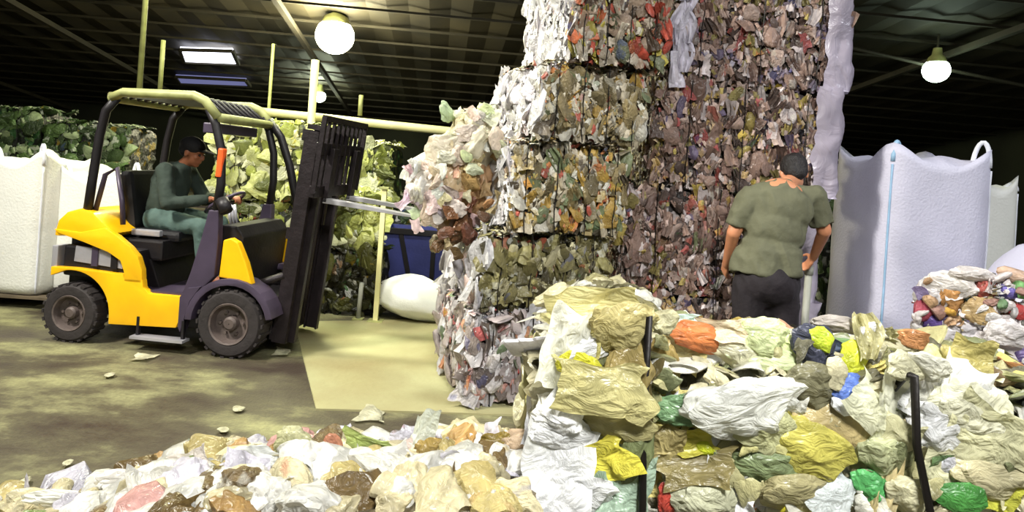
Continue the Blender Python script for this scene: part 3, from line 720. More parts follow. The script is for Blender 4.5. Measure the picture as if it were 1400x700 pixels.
# counterweight hump
cw = [(-0.83, 0.80), (-0.80, 0.93), (-0.73, 1.0), (-0.62, 1.035), (-0.52, 1.01), (-0.42, 0.93), (-0.33, 0.86), (-0.44, 0.80), (-0.62, 0.82)]
autosmooth(MB().prism(cw, -0.49, 0.49, 0.03).build('counterweight', M_YEL, F))
for sd in (-1, 1):
    y0, y1 = (sd * 0.50, sd * 0.44)
    up = [(-0.82, 0.86), (-0.60, 0.85), (-0.40, 0.90), (-0.30, 0.845), (-0.19, 0.77), (-0.12, 0.70), (-0.08, 0.60), (-0.07, 0.50), (-0.22, 0.50), (-0.225, 0.58), (-0.26, 0.66), (-0.36, 0.715), (-0.56, 0.775), (-0.78, 0.83)]
    autosmooth(MB().prism(up, y0, y1, 0.008).build('side_panel', M_YEL, F))
    lo = [(-0.82, 0.57), (-0.62, 0.575), (-0.30, 0.56), (-0.225, 0.56), (-0.22, 0.53), (-0.07, 0.53), (-0.06, 0.47), (-0.01, 0.43), (0.27, 0.43), (0.27, 0.30), (0.22, 0.19), (-0.32, 0.17)] + arc(XR, 0.235, 0.32, -5, 100)[1:] + [(-0.82, 0.50)]
    autosmooth(MB().prism(lo, y0, y1, 0.006).build('side_panel', M_YEL, F))
    MB().box((-0.46, sd * 0.455, 0.665), (0.40, 0.012, 0.12), (0, R(4), 0)).build('grille_plate', M_SILV, F)
    MB().box((-0.49, sd * 0.462, 0.67), (0.05, 0.02, 0.15)).build('grille_plate', M_PURP, F)
    MB().box((-0.33, sd * 0.462, 0.65), (0.05, 0.02, 0.13)).build('grille_plate', M_BLK, F)
    MB().box((-0.82, sd * 0.40, 0.62), (0.05, 0.14, 0.22), None, 0.01).build('tail_lamp', M_SILV, F)
    # front fender arch and cowl
    ar = arc(XF, 0.255, 0.345, 178, 12) + arc(XF, 0.255, 0.295, 12, 178)
    autosmooth(MB().prism(ar, sd * 0.52, sd * 0.31, 0.004).build('fender', M_PURP, F))
    MB().prism([(0.26, 0.16), (0.32, 0.40), (0.40, 0.52), (0.30, 0.50), (0.24, 0.43), (0.24, 0.2)], sd * 0.505, sd * 0.4, 0.004).build('fender_skirt', M_PURP, F)
    MB().prism([(0.53, 0.60), (0.70, 0.585), (0.79, 0.565), (0.735, 0.72), (0.66, 0.87), (0.60, 0.90), (0.545, 0.88)], sd * 0.49, sd * 0.42, 0.01).build('front_cowl', M_YEL, F)
    # front pillar: broad dark grey foot, slim bowed upper
    MB().prism([(0.24, 0.44), (0.30, 0.62), (0.37, 0.90), (0.41, 1.10), (0.49, 1.10), (0.50, 0.86), (0.49, 0.60), (0.40, 0.50)], sd * 0.485, sd * 0.41, 0.01).build('cowl_post', M_PURP, F)
    MB().tube([(0.45, sd * 0.45, 1.05), (0.475, sd * 0.45, 1.3), (0.46, sd * 0.45, 1.55), (0.40, sd * 0.45, 1.75), (0.34, sd * 0.45, 1.86)], 0.034, 8).build('guard_pillar', M_BLK, F, True)
    MB().tube([(-0.60, sd * 0.44, 0.95), (-0.575, sd * 0.44, 1.25), (-0.54, sd * 0.44, 1.6), (-0.50, sd * 0.44, 1.80), (-0.42, sd * 0.44, 1.90)], 0.034, 8).build('guard_pillar', M_BLK, F, True)
# bowed brace at the far side front and hand hold
MB().tube([(0.40, 0.44, 1.84), (0.52, 0.44, 1.70), (0.62, 0.44, 1.45), (0.70, 0.44, 1.15), (0.74, 0.44, 0.86)], 0.036, 8).build('guard_brace', M_BLK, F, True)
MB().tube([(-0.56, -0.40, 1.02), (-0.50, -0.40, 1.30), (-0.42, -0.38, 1.36), (-0.36, -0.38, 1.10), (-0.34, -0.38, 0.92)], 0.02, 8).build('grab_handle', M_PURP, F, True)
# guard roof: rim and bars
rim = MB()
rp = [(-0.45, 1.90), (-0.36, 1.945), (0.22, 1.955), (0.31, 1.92), (0.42, 1.80)]
for sd in (-1, 1): rim.tube([(x, sd * 0.46, z) for x, z in rp], 0.036, 8)
rim.tube([(-0.45, -0.46, 1.90), (-0.45, 0.46, 1.90)], 0.036, 8); rim.tube([(0.42, -0.46, 1.80), (0.42, 0.46, 1.80)], 0.036, 8)
rim.build('guard_rim', M_OLV, F, True)  # pale olive colour stands for the light caught along the roof edge
for k in range(9):
    y = -0.38 + k * 0.095
    MB().tube([(-0.45, y, 1.90), (-0.36, y, 1.935), (0.22, y, 1.945), (0.42, y, 1.80)], 0.016, 6).build('guard_bar', M_BLK, F, True)
MB().box((-0.08, 0, 1.925), (0.66, 0.86, 0.012)).build('roof_sheet', M_BLK, F)
MB().box((0.32, -0.05, 1.72), (0.10, 0.7, 0.08), None, 0.01).build('visor', M_PURP, F)
# floor plate, step, seat, wheel
MB().box((0.14, 0, 0.435), (0.5, 0.92, 0.02)).build('floor_plate', M_PURP, F)
MB().box((0.10, -0.50, 0.10), (0.42, 0.10, 0.02)).build('step', M_SILV, F)
for x in (-0.08, 0.28): MB().box((x, -0.49, 0.17), (0.02, 0.03, 0.16)).build('step_bracket', M_BLK, F)
MB().box((-0.24, 0, 0.73), (0.42, 0.66, 0.16), None, 0.02).build('seat_deck', M_BLK, F)
s_ = empty('seat'); s_.parent = F
MB().box((-0.18, 0, 0.835), (0.44, 0.46, 0.09), None, 0.035).build('seat_cushion', M_SEAT, s_)
MB().box((-0.43, 0, 1.10), (0.10, 0.44, 0.48), (0, R(-10), 0), 0.04).build('backrest', M_SEAT, s_)
MB().box((-0.20, -0.28, 0.86), (0.24, 0.05, 0.05), None, 0.01).build('armrest', M_SILV, s_)
MB().prism([(0.50, 0.46), (0.62, 0.46), (0.66, 0.90), (0.60, 0.98), (0.46, 0.98), (0.44, 0.88)], -0.40, 0.40, 0.01).build('dashboard', M_BLK, F)
sw = empty('steering_wheel'); sw.parent = F
cst = Vector((0.27, 0.02, 1.12)); ax = Vector((-0.55, 0, 0.83)).normalized(); u_ = Vector((0, 1, 0)); v_ = ax.cross(u_)
MB().tube([cst + (u_ * math.cos(a) + v_ * math.sin(a)) * 0.165 for a in [2 * math.pi * k / 24 for k in range(25)]], 0.014, 8).build('wheel_ring', M_PURP, sw, True)
hb = MB().tube([cst, cst - ax * 0.28], 0.03, 8)
for k in range(3): a = 2 * math.pi * k / 3; hb.tube([cst, cst + (u_ * math.cos(a) + v_ * math.sin(a)) * 0.16], 0.011, 6)
hb.build('wheel_spokes', M_BLK, sw, True)
for k in range(3): MB().tube([(0.46, -0.22 + k * 0.05, 0.95), (0.42, -0.22 + k * 0.05, 1.12)], [0.008, 0.016], 8).build('lever', M_SILV, F, True)
MB().box((0.47, -0.46, 1.46), (0.045, 0.06, 0.22), (0, R(3), 0), 0.012).build('reflector', M_ORG, F)['label'] = 'orange marker on the front pillar'
MB().tube([(0.50, -0.47, 1.18), (0.56, -0.50, 1.10)], 0.05, 10).build('head_lamp', M_BLK, F, True)
for sd in (-1, 1): MB().tube([(0.62, sd * 0.30, 0.48), (0.96, sd * 0.30, 0.62)], 0.03, 10).build('tilt_cylinder', M_MAST, F, True)
# mast, tilted a little forward
TL = R(5.5); MA = empty('mast'); MA.parent = F; MA.location = (0.95, 0, 0.10); MA.rotation_euler = (0, TL, 0)
for sd in (-1, 1):
    for (x, y, h, nm) in ((0, 0.31, 1.66, 'outer_rail'), (0.045, 0.245, 1.70, 'inner_rail')):
        m = MB(); m.box((x, sd * y, h / 2), (0.11, 0.018, h)); m.box((x - 0.05, sd * (y - 0.02), h / 2), (0.014, 0.05, h)); m.box((x + 0.05, sd * (y - 0.02), h / 2), (0.014, 0.05, h)); m.build(nm, M_MAST, MA)
    MB().tube([(-0.03, sd * 0.17, 0.05), (-0.03, sd * 0.17, 1.55)], 0.028, 10).build('lift_cylinder', M_MAST, MA, True)
    MB().tube([(0.05, sd * 0.10, 0.9), (0.05, sd * 0.10, 1.68)], 0.014, 6).build('chain', M_MAST, MA, True)
for z in (0.06, 0.85, 1.62): MB().box((-0.05, 0, z), (0.05, 0.64, 0.09)).build('cross_member', M_MAST, MA)
MB().box((0.02, 0, 1.69), (0.16, 0.56, 0.04)).build('cross_member', M_MAST, MA)
CZ = 1.21
for z in (CZ, CZ + 0.33): MB().box((0.13, 0, z), (0.05, 0.94, 0.09), None, 0.006).build('carriage_bar', M_MAST, MA)
BR = MB(); ct = CZ + 0.56
BR.box((0.15, 0, ct), (0.035, 1.0, 0.045)); BR.box((0.15, -0.49, CZ + 0.28), (0.035, 0.03, 0.58)); BR.box((0.15, 0.49, CZ + 0.28), (0.035, 0.03, 0.58)); BR.build('backrest_frame', M_MAST, MA)
for k in range(8): MB().box((0.15, -0.385 + k * 0.11, CZ + 0.30), (0.022, 0.022, 0.53)).build('backrest_bar', M_MAST, MA)
for sd in (-1, 1):
    MB().box((0.185, sd * 0.27, CZ + 0.13), (0.035, 0.10, 0.42), None, 0.005).build('fork_shank', M_MAST, MA); f = MB()
    f.prism([(0.17, CZ - 0.045), (0.17, CZ - 0.085), (1.12, CZ - 0.072), (1.12, CZ - 0.066), (0.5, CZ - 0.047)], sd * 0.27 - 0.05, sd * 0.27 + 0.05, 0.003)
    f.build('fork', M_STEEL, MA)

# ================================================================== DRIVER
def person(name, label, pts_skin, builder, loc): pass
FI = FM.inverted()
def hand(mb, wrist, fdir, pdir, side, curl=0.7, s=1.0):
    """palm with four unequal curled fingers and a thumb leaving its side; pdir = palm normal"""
    wrist = Vector(wrist); fd = Vector(fdir).normalized(); pn = Vector(pdir); pn = (pn - fd * pn.dot(fd)).normalized(); sd = fd.cross(pn) * side
    for k in range(4):
        b = wrist + fd * 0.03 * s + sd * (-0.024 + 0.016 * k) * s; kn = wrist + fd * (0.088 - 0.004 * abs(k - 1)) * s + sd * (-0.030 + 0.02 * k) * s
        mb.cap(b, 0.014 * s, kn, 0.0125 * s)
        L = (0.030, 0.026, 0.020) if k in (1, 2) else (0.027, 0.022, 0.018) if k == 0 else (0.022, 0.018, 0.016)
        a, p = 0.0, kn
        for j, l in enumerate(L):
            a += curl * (0.75 if j == 0 else 0.9); q = p + (fd * math.cos(a) + pn * math.sin(a)) * l * s
            mb.cap(p, (0.0105 - j * 0.001) * s, q, (0.0095 - j * 0.001) * s); p = q
    tb = wrist + fd * 0.025 * s - sd * 0.028 * s; t1 = tb + (fd * 0.5 - sd * 0.7 + pn * 0.35).normalized() * 0.042 * s; t2 = t1 + (fd * 0.8 - sd * 0.1 + pn * 0.5).normalized() * 0.03 * s
    mb.cap(tb, 0.014 * s, t1, 0.0115 * s); mb.cap(t1, 0.011 * s, t2, 0.0095 * s)
def head(mb, c, fwd, up, s=1.0):
    fwd = Vector(fwd).normalized(); up = Vector(up); up = (up - fwd * up.dot(fwd)).normalized(); rt = fwd.cross(up)
    B = Matrix((rt, fwd, up)).transposed().to_4x4(); T = Matrix.Translation(c) @ B
    def e(p, r): 
        mb.ball(T @ Vector(tuple(x * s for x in p)), tuple(x * s for x in r), 3, B)
    e((0, -0.012, 0.03), (0.076, 0.093, 0.088)); e((0, 0.022, -0.035), (0.060, 0.066, 0.075)); e((0, 0.05, -0.088), (0.028, 0.028, 0.022))
    e((0, 0.094, -0.012), (0.012, 0.018, 0.022)); e((0, 0.098, -0.028), (0.016, 0.013, 0.010)); e((0, 0.078, -0.062), (0.026, 0.014, 0.007)); e((0, 0.078, -0.05), (0.024, 0.013, 0.006))
    e((0, 0.072, 0.022), (0.055, 0.018, 0.012))
    for q in (-1, 1):
        e((q * 0.078, -0.01, -0.005), (0.010, 0.020, 0.032)); e((q * 0.036, 0.058, -0.02), (0.024, 0.022, 0.022))
    return T, B, rt, fwd, up
def eyes(T, B, parent, s=1.0):
    for q in (-1, 1): MB().ball(T @ Vector((q * 0.031 * s, 0.078 * s, 0.004 * s)), (0.011 * s,) * 3, 2).build('eye', mat('eye', rgb(30, 22, 20), 0.2, 0, 0, bump=0), parent, True)

D = empty('person', FM @ Vector((-0.12, 0, 0.93)), YAW); tag(D, 'seated driver in dark green top and black cap at the forklift wheel', 'person')
def L_(x, y, z): return Vector((x + 0.12, y, z - 0.93))
hipL, hipR = L_(-0.24, 0.09, 0.95), L_(-0.24, -0.09, 0.95)
chest = L_(-0.20, 0, 1.27); shL, shR = L_(-0.16, 0.17, 1.35), L_(-0.16, -0.17, 1.35); neck = L_(-0.11, 0, 1.40); hd = L_(-0.03, 0, 1.51)
elL, elR = L_(-0.04, 0.25, 1.11), L_(-0.06, -0.25, 1.10); haL = cst + u_ * 0.14; haR = cst - u_ * 0.14; haL = L_(haL.x - 0.05, haL.y, haL.z + 0.03); haR = L_(haR.x - 0.05, haR.y, haR.z + 0.03)
knL, knR = L_(0.17, 0.13, 0.93), L_(0.15, -0.13, 0.92); anL, anR = L_(0.27, 0.12, 0.55), L_(0.21, -0.12, 0.54)
b = MB()
b.cap((hipL + hipR) / 2, 0.13, chest, 0.14); b.cap(chest, 0.12, neck, 0.055); b.cap(neck, 0.052, hd + Vector((-0.02, 0, -0.05)), 0.05)
for sh, el, ha, q in ((shL, elL, haL, 1), (shR, elR, haR, -1)):
    b.cap(chest, 0.10, sh, 0.058); b.cap(sh, 0.054, el, 0.042); b.cap(el, 0.040, ha, 0.026)
    hand(b, ha, Vector((0.9, -q * 0.25, 0.1)), Vector((0.3, 0, -1)), -q, 0.8)
for hp, kn, an in ((hipL, knL, anL), (hipR, knR, anR)):
    b.cap(hp, 0.085, kn, 0.055); b.cap(kn, 0.052, an, 0.036); b.cap(an, 0.036, an + Vector((0.13, 0, -0.05)), 0.03)
HT = head(b, hd, (1, 0, -0.25), (0.2, 0, 1))
remesh(b, 'body', M_SKIN2, D, 0.008, 3)
eyes(HT[0], HT[1], D)
b = MB(); b.cap((hipL + hipR) / 2 + Vector((0, 0, 0.06)), 0.145, chest, 0.155); b.cap(chest, 0.13, neck + Vector((0, 0, -0.02)), 0.07)
for sh, el, ha in ((shL, elL, haL), (shR, elR, haR)):
    b.cap(chest, 0.12, sh, 0.072); b.cap(sh, 0.070, el, 0.056); b.cap(el, 0.055, el.lerp(ha, 0.86), 0.040)
remesh(b, 'long_sleeve_top', M_DGRN, D, 0.012, 4, 0.012, 9)
b = MB()
for hp, kn, an in ((hipL, knL, anL), (hipR, knR, anR)):
    b.cap(hp, 0.105, kn, 0.074); b.cap(kn, 0.072, an + Vector((0, 0, 0.04)), 0.056)
b.cap(hipL, 0.11, hipR, 0.11); remesh(b, 'trousers', M_TEAL, D, 0.012, 4, 0.012, 8)
for an in (anL, anR):
    b = MB(); b.cap(an + Vector((-0.02, 0, -0.03)), 0.048, an + Vector((0.14, 0, -0.055)), 0.038); b.box(an + Vector((0.06, 0, -0.09)), (0.26, 0.085, 0.02), None, 0.006); remesh(b, 'shoe', M_SHOE, D, 0.01, 2)
T, B, rt, fw, up = HT
b = MB(); b.ball(T @ Vector((0, -0.02, 0.055)), (0.092, 0.108, 0.082), 3, B); b.ball(T @ Vector((0, -0.06, 0.01)), (0.078, 0.06, 0.06), 3, B); b.ball(T @ Vector((0, 0.105, 0.045)), (0.07, 0.075, 0.010), 3, B)
remesh(b, 'cap', M_CAP, D, 0.008, 2)

# ================================================================== STANDING MAN (from behind)
DM = 4.2
feet = W(1030, 500, DM); MN = empty('person', (feet.x, DM, 0)); tag(MN, 'man seen from behind in olive grey shirt and black trousers facing the bales', 'person')
O = MN.location.copy()
def Q(px, py, d=DM): return W(px, py, d) - O
hipl, hipr = Q(1028, 388), Q(1068, 392); waist = Q(1050, 340); chest = Q(1064, 285, DM + 0.03); shl, shr = Q(1026, 273, DM + 0.02), Q(1112, 268, DM + 0.06)
neck = Q(1074, 252, DM + 0.09); hd = Q(1085, 238, DM + 0.20)
ell, elr = Q(1003, 318, DM + 0.03), Q(1127, 316, DM + 0.08); wl, wr = Q(993, 362, DM + 0.22), Q(1112, 352, DM + 0.28)
kl, kr = Q(1018, 480, DM + 0.02), Q(1066, 482, DM - 0.0)
al = Vector((kl.x - 0.02, 0.04, 0.09)); ar_ = Vector((kr.x + 0.01, -0.02, 0.09))
def eball(mb, c, r): mb.ball(c, r, 3)
b = MB(); eball(b, (hipl + hipr) / 2, (0.16, 0.105, 0.11)); eball(b, waist, (0.155, 0.11, 0.14)); eball(b, chest, (0.185, 0.12, 0.19)); b.cap(chest, 0.09, neck, 0.052); b.cap(neck, 0.052, hd + Vector((0, -0.02, -0.04)), 0.052)
for sh, el, wr_, q in ((shl, ell, wl, -1), (shr, elr, wr, 1)):
    b.cap(chest + Vector((0, 0, 0.04)), 0.08, sh, 0.056); b.cap(sh, 0.056, el, 0.044); b.cap(el, 0.042, wr_, 0.027)
    hand(b, wr_, Vector((0.1 * -q, 0.6, -0.6)), Vector((-q, 0.3, 0)), -q, 0.5)
for hp, kn, an in ((hipl, kl, al), (hipr, kr, ar_)):
    b.cap(hp, 0.10, kn, 0.06); b.cap(kn, 0.058, an, 0.038); b.cap(an + Vector((0, -0.03, -0.045)), 0.036, an + Vector((0, 0.15, -0.06)), 0.028)
HT = head(b, hd, (0.18, 1, -0.55), (0, 0.4, 1)); remesh(b, 'body', M_SKIN, MN, 0.008, 3); eyes(HT[0], HT[1], MN)
b = MB(); eball(b, waist + Vector((0, 0, -0.02)), (0.185, 0.135, 0.15)); eball(b, chest, (0.205, 0.145, 0.185)); b.tube([waist + Vector((0, 0, -0.12)), waist + Vector((0, 0, 0.05))], [0.0, 0.0], 6)
eball(b, (waist + chest) / 2, (0.195, 0.14, 0.18)); b.cap(chest + Vector((0, 0, 0.05)), 0.12, neck + Vector((0, 0, -0.035)), 0.082)
b.lathe([(0.222, -0.15), (0.195, 0.0)], waist, 'Z', 24)
for v in list(b.bm.verts)[-48:]: v.co.y = waist.y + (v.co.y - waist.y) * 0.72
for sh, el in ((shl, ell), (shr, elr)):
    b.cap(chest + Vector((0, 0, 0.05)), 0.10, sh, 0.074); b.tube([sh, sh.lerp(el, 0.82)], [0.076, 0.070], 16)
remesh(b, 'shirt', M_OLIVE, MN, 0.010, 3, 0.022, 7, 3)
b = MB(); eball(b, (hipl + hipr) / 2 + Vector((0, 0, 0.02)), (0.195, 0.165, 0.17))
for hp, kn, an in ((hipl, kl, al), (hipr, kr, ar_)):
    b.cap(hp, 0.115, kn, 0.084); b.cap(kn, 0.083, an + Vector((0, 0, 0.02)), 0.072)
remesh(b, 'trousers', M_TRS, MN, 0.012, 3, 0.016, 7, 5)
for an in (al, ar_):
    b = MB(); b.cap(an + Vector((0, -0.03, -0.04)), 0.05, an + Vector((0, 0.15, -0.05)), 0.04); remesh(b, 'shoe', M_TRS, MN, 0.01, 2)
T, B = HT[0], HT[1]
b = MB(); b.ball(T @ Vector((0, -0.025, 0.04)), (0.085, 0.094, 0.092), 3, B); b.ball(T @ Vector((0, -0.06, -0.01)), (0.07, 0.05, 0.06), 3, B)
remesh(b, 'hair', M_HAIR, MN, 0.008, 2, 0.006, 30)
# pale pipe beside him
t = empty('plastic_pipe', G(1104, 560)); pb = W(1099, 440, 4.6); t.location = (pb.x, 4.6, 0); tag(t, 'narrow pale upright plastic pipe right of the standing man legs', 'pipe')
MB().tube([(0, 0, 0), (0.01, 0, 1.02)], 0.024, 10).build('pipe_tube', M_SOCK, t, True); MB().tube([(0.01, 0, 1.0), (0.01, 0, 1.06)], 0.03, 10).build('pipe_socket', M_SOCK, t, True)

# ================================================================== FOREGROUND BALE
DF = 2.22
c = W(742, 520, DF); c.z = 0.0
FB_W, FB_D, FB_H = 1.85, 0.68, 0.97
FB = make_bale('film_bale', 'largest foreground bale of clear and yellowish film and bottles with dark straps', (c.x, DF, 0), R(0), FB_W, FB_D, FB_H, PAL_FORE, 71,
               {'front': 120, 'left': 26, 'top': 110}, size=(0.10, 0.17), kinds=(('bigwad', 3), ('bigsheet', 3), ('bottle', 3), ('tub', 1.3)), straps=0, flakes=900, vert=False)
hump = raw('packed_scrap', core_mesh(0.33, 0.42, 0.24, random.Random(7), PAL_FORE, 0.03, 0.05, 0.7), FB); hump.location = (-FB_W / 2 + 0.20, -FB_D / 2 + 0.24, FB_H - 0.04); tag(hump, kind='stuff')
FBM = Matrix.Translation(FB.location)
FBI = FBM.inverted()
rng = random.Random(99)
X_, Y_, Z_ = Vector((1, 0, 0)), Vector((0, 1, 0)), Vector((0, 0, 1))
def special(owner, inv, px, py, w, h, rot, col, kind, d, m=None, dep=0.45, tilt=0.25, name=None):
    p = inv @ W(px, py, d); s = d / FOC; a = R(-rot) - ROLL
    u = X_ * math.cos(a) + Z_ * math.sin(a); v = Z_ * math.cos(a) - X_ * math.sin(a)
    kx = 1.8 if kind == 'bottle' else 1.08
    mx = jitframe(rng, p, u, v, -Y_, w * s * kx, h * s * 1.08, dep * max(min(w, h), 40) * s * 2.2, 0.05, tilt)
    return piece(kind, rng, m or (M_HARD if kind in ('bottle', 'tub') else M_FILM), rgb(*col), mx, owner, name)
FS = [
 # left raised block
 (815, 425, 130, 60, -5, (206, 196, 130), 'bigsheet'), (785, 460, 70, 80, 20, (196, 186, 110), 'bigsheet'), (850, 450, 80, 70, 0, (190, 176, 110), 'bigwad'),
 (825, 470, 100, 34, -28, (236, 234, 238), 'bigwad'), (770, 480, 50, 110, 8, (238, 228, 210), 'bigsheet'), (795, 500, 60, 34, 0, (214, 210, 40), 'wad'),
 (860, 500, 60, 80, 5, (150, 130, 70), 'bigwad'), (825, 535, 130, 70, 0, (196, 186, 120), 'bigsheet'), (765, 560, 60, 70, 10, (226, 228, 246), 'bigwad'),
 (770, 590, 80, 40, 0, (244, 244, 246), 'bigwad'), (845, 575, 90, 50, 0, (176, 166, 104), 'bigwad'), (765, 640, 90, 120, 5, (248, 248, 240), 'bigsheet'),
 (830, 625, 90, 60, -30, (232, 218, 60), 'bigsheet'), (850, 660, 80, 90, 5, (150, 176, 150), 'bigsheet'), (835, 640, 30, 50, 0, (120, 140, 190), 'sheet'),
 (790, 675, 90, 60, 0, (240, 238, 226), 'bigwad'), (870, 620, 40, 90, 0, (120, 130, 80), 'bigwad'), (880, 540, 36, 90, 0, (96, 84, 46), 'bigsheet'),
 # top band
 (925, 440, 70, 26, 0, (190, 220, 206), 'bigsheet'), (960, 462, 90, 34, 10, (216, 120, 56), 'bigwad'), (930, 475, 60, 60, 0, (206, 190, 120), 'bigsheet'),
 (905, 500, 40, 70, 0, (176, 150, 80), 'bigwad'), (1000, 480, 70, 40, 0, (210, 206, 170), 'bigwad'), (1040, 462, 60, 50, 0, (206, 216, 156), 'bigwad'), (1065, 480, 60, 60, 0, (206, 220, 146), 'bigsheet'),
 (1045, 490, 90, 36, 5, (196, 206, 150), 'bigwad'), (985, 450, 60, 30, 0, (226, 206, 170), 'bigsheet'), (1110, 478, 50, 60, 0, (60, 62, 80), 'bigwad'), (1121, 463, 30, 28, 10, (196, 216, 40), 'wad'), (1165, 490, 34, 44, 15, (216, 222, 40), 'wad'),
 (1140, 485, 60, 50, 0, (70, 84, 110), 'bigsheet'), (1185, 458, 28, 36, 0, (244, 240, 244), 'wad'), (1158, 536, 48, 46, 5, (80, 112, 200), 'bigwad'), (1152, 555, 26, 22, 0, (236, 240, 250), 'wad'),
 (1215, 490, 80, 50, 5, (196, 190, 150), 'bigwad'), (1150, 445, 70, 22, 0, (170, 160, 150), 'bigwad'),
 # middle and lower face
 (1015, 560, 150, 80, -8, (232, 232, 216), 'bigwad'), (1040, 575, 90, 70, 20, (196, 196, 140), 'bigwad'), (940, 605, 70, 34, -15, (206, 196, 60), 'bigsheet'), (960, 610, 30, 22, 0, (206, 216, 30), 'wad'),
 (925, 560, 70, 40, -10, (110, 150, 100), 'bigwad'), (910, 600, 50, 50, 0, (166, 150, 90), 'bigsheet'), (950, 640, 110, 50, -10, (130, 116, 66), 'bigsheet'), (1000, 650, 80, 80, 20, (226, 224, 236), 'bigsheet'),
 (960, 680, 80, 60, 0, (196, 196, 160), 'bigwad'), (915, 680, 30, 50, -10, (196, 60, 46), 'bigwad'), (1045, 640, 90, 50, 0, (130, 146, 96), 'bigwad'), (1110, 530, 80, 60, 10, (120, 116, 84), 'bigwad'),
 (1110, 610, 100, 70, 10, (196, 186, 76), 'bigwad'), (1075, 600, 50, 110, 85, (196, 190, 120), 'bottle'), (1160, 580, 60, 130, 80, (170, 150, 96), 'bottle'), (1190, 560, 90, 60, 40, (206, 206, 170), 'bigsheet'), (1200, 600, 80, 100, 20, (190, 186, 140), 'bigsheet'),
 (1090, 675, 100, 60, 0, (170, 160, 110), 'bigwad'), (1100, 680, 40, 80, 40, (226, 216, 40), 'bigsheet'), (1140, 680, 60, 70, 30, (216, 236, 240), 'bigsheet'), (1190, 665, 50, 40, 0, (80, 176, 90), 'bigwad'), (1225, 640, 30, 110, 15, (206, 186, 130), 'strip'),
 (1230, 560, 60, 120, -20, (216, 216, 190), 'bigsheet'), (1240, 680, 60, 50, 0, (206, 200, 160), 'bigwad'), (1200, 625, 60, 50, 0, (186, 190, 140), 'bigwad'),
 # right block beyond the second strap
 (1295, 530, 90, 90, 10, (232, 232, 222), 'bigsheet'), (1290, 580, 90, 80, -20, (240, 242, 244), 'bigwad'), (1350, 590, 120, 90, 10, (210, 206, 160), 'bigsheet'), (1325, 560, 100, 80, 25, (222, 220, 190), 'bigwad'), (1360, 640, 110, 70, 0, (206, 196, 150), 'bigwad'),
 (1300, 640, 90, 70, 0, (226, 222, 176), 'bigsheet'), (1275, 500, 60, 50, 0, (226, 220, 150), 'bigwad'), (1310, 680, 60, 40, 0, (70, 150, 60), 'wad'), (1360, 680, 70, 40, 10, (206, 206, 60), 'bigsheet'), (1390, 620, 60, 90, 0, (190, 184, 130), 'bigwad'),
 (1340, 510, 90, 36, -5, (150, 124, 84), 'bigwad'), (1380, 660, 50, 60, 0, (220, 214, 170), 'bigsheet'), (1330, 650, 34, 30, 0, (206, 130, 60), 'wad'),
]
for k_ in range(26):
    p = Vector((-FB_W / 2 + rng.uniform(0.03, 0.36), -FB_D / 2 + rng.uniform(0, 0.42), FB_H + 0.19)); s = rng.uniform(0.09, 0.15)
    piece(rng.choice(('bigwad', 'bigsheet')), rng, M_FILM, pick(rng, PAL_OLIVE[:4] + PAL_FORE[:3]), jitframe(rng, p, X_, Y_, Z_, s, s * 1.3, s, 3, 0.5), FB)
for (px, py, w, h, rot, col, kind) in FS:
    dd = DF - 0.055 - rng.uniform(0, 0.03) - (0.05 if px < 900 else 0) - (0.04 if w * h > 9000 else 0)
    yh = HY + (px - CX) * 0.07
    if px > 893 and py < 512:
        dd = DF + 0.04 + rng.uniform(0, 0.06)
    special(FB, FBI, px, py, w * 1.12, h * 1.12, rot, tuple(min(250, int((x + (sum(col) / 3 - x) * 0.15) * 1.06 + 12)) for x in col), kind, dd)
for q_ in ((1238, 500, 60, 40, 0, (216, 212, 180), 'bigwad'), (1268, 502, 56, 38, 10, (232, 230, 214), 'bigwad'), (868, 436, 44, 36, 0, (190, 180, 110), 'bigwad'), (905, 440, 44, 34, 0, (206, 200, 160), 'bigwad')): special(FB, FBI, *q_, DF - 0.10)
for k_ in range(70):
    px = rng.uniform(745, 1399); py = rng.uniform(420 if px < 890 else 455, 699); s_ = rng.uniform(18, 46)
    kind = rng.choice(('sheet', 'wad', 'bigsheet', 'strip', 'bottle')); col = [int(255 * v ** 0.4545) for v in pick(rng, PAL_FORE)]
    special(FB, FBI, px, py, s_, s_ * rng.uniform(0.8, 1.8), rng.uniform(-90, 90), col, kind, DF - 0.03 - rng.uniform(0, 0.05) + (0.1 if py < 505 and px > 890 else 0), tilt=0.5)
for (xa, ya, xb, yb) in ((887, 432, 878, 720), (1250, 514, 1276, 720)):
    dd = DF - 0.15
    a_ = FBI @ W(xa, ya, dd); b_ = FBI @ W(xb, yb, dd); bt = Vector((b_.x, b_.y + 0.1, 0.02)); back = Vector((a_.x, FB_D / 2 + 0.05, FB_H + 0.02))
    mb = MB(); path = [bt, b_, a_.lerp(b_, 0.5) + Vector((0, 0.035, 0)), a_, a_ + Vector((0, 0.04, -0.005)), a_ + Vector((0, 0.10, -0.07)), Vector((a_.x, 0.0, FB_H - 0.01)), back, Vector((a_.x, FB_D / 2 + 0.06, 0.02))]
    mb.tube(path, 0.0125, 8); o = mb.build('strap', M_WIRE, FB, True)

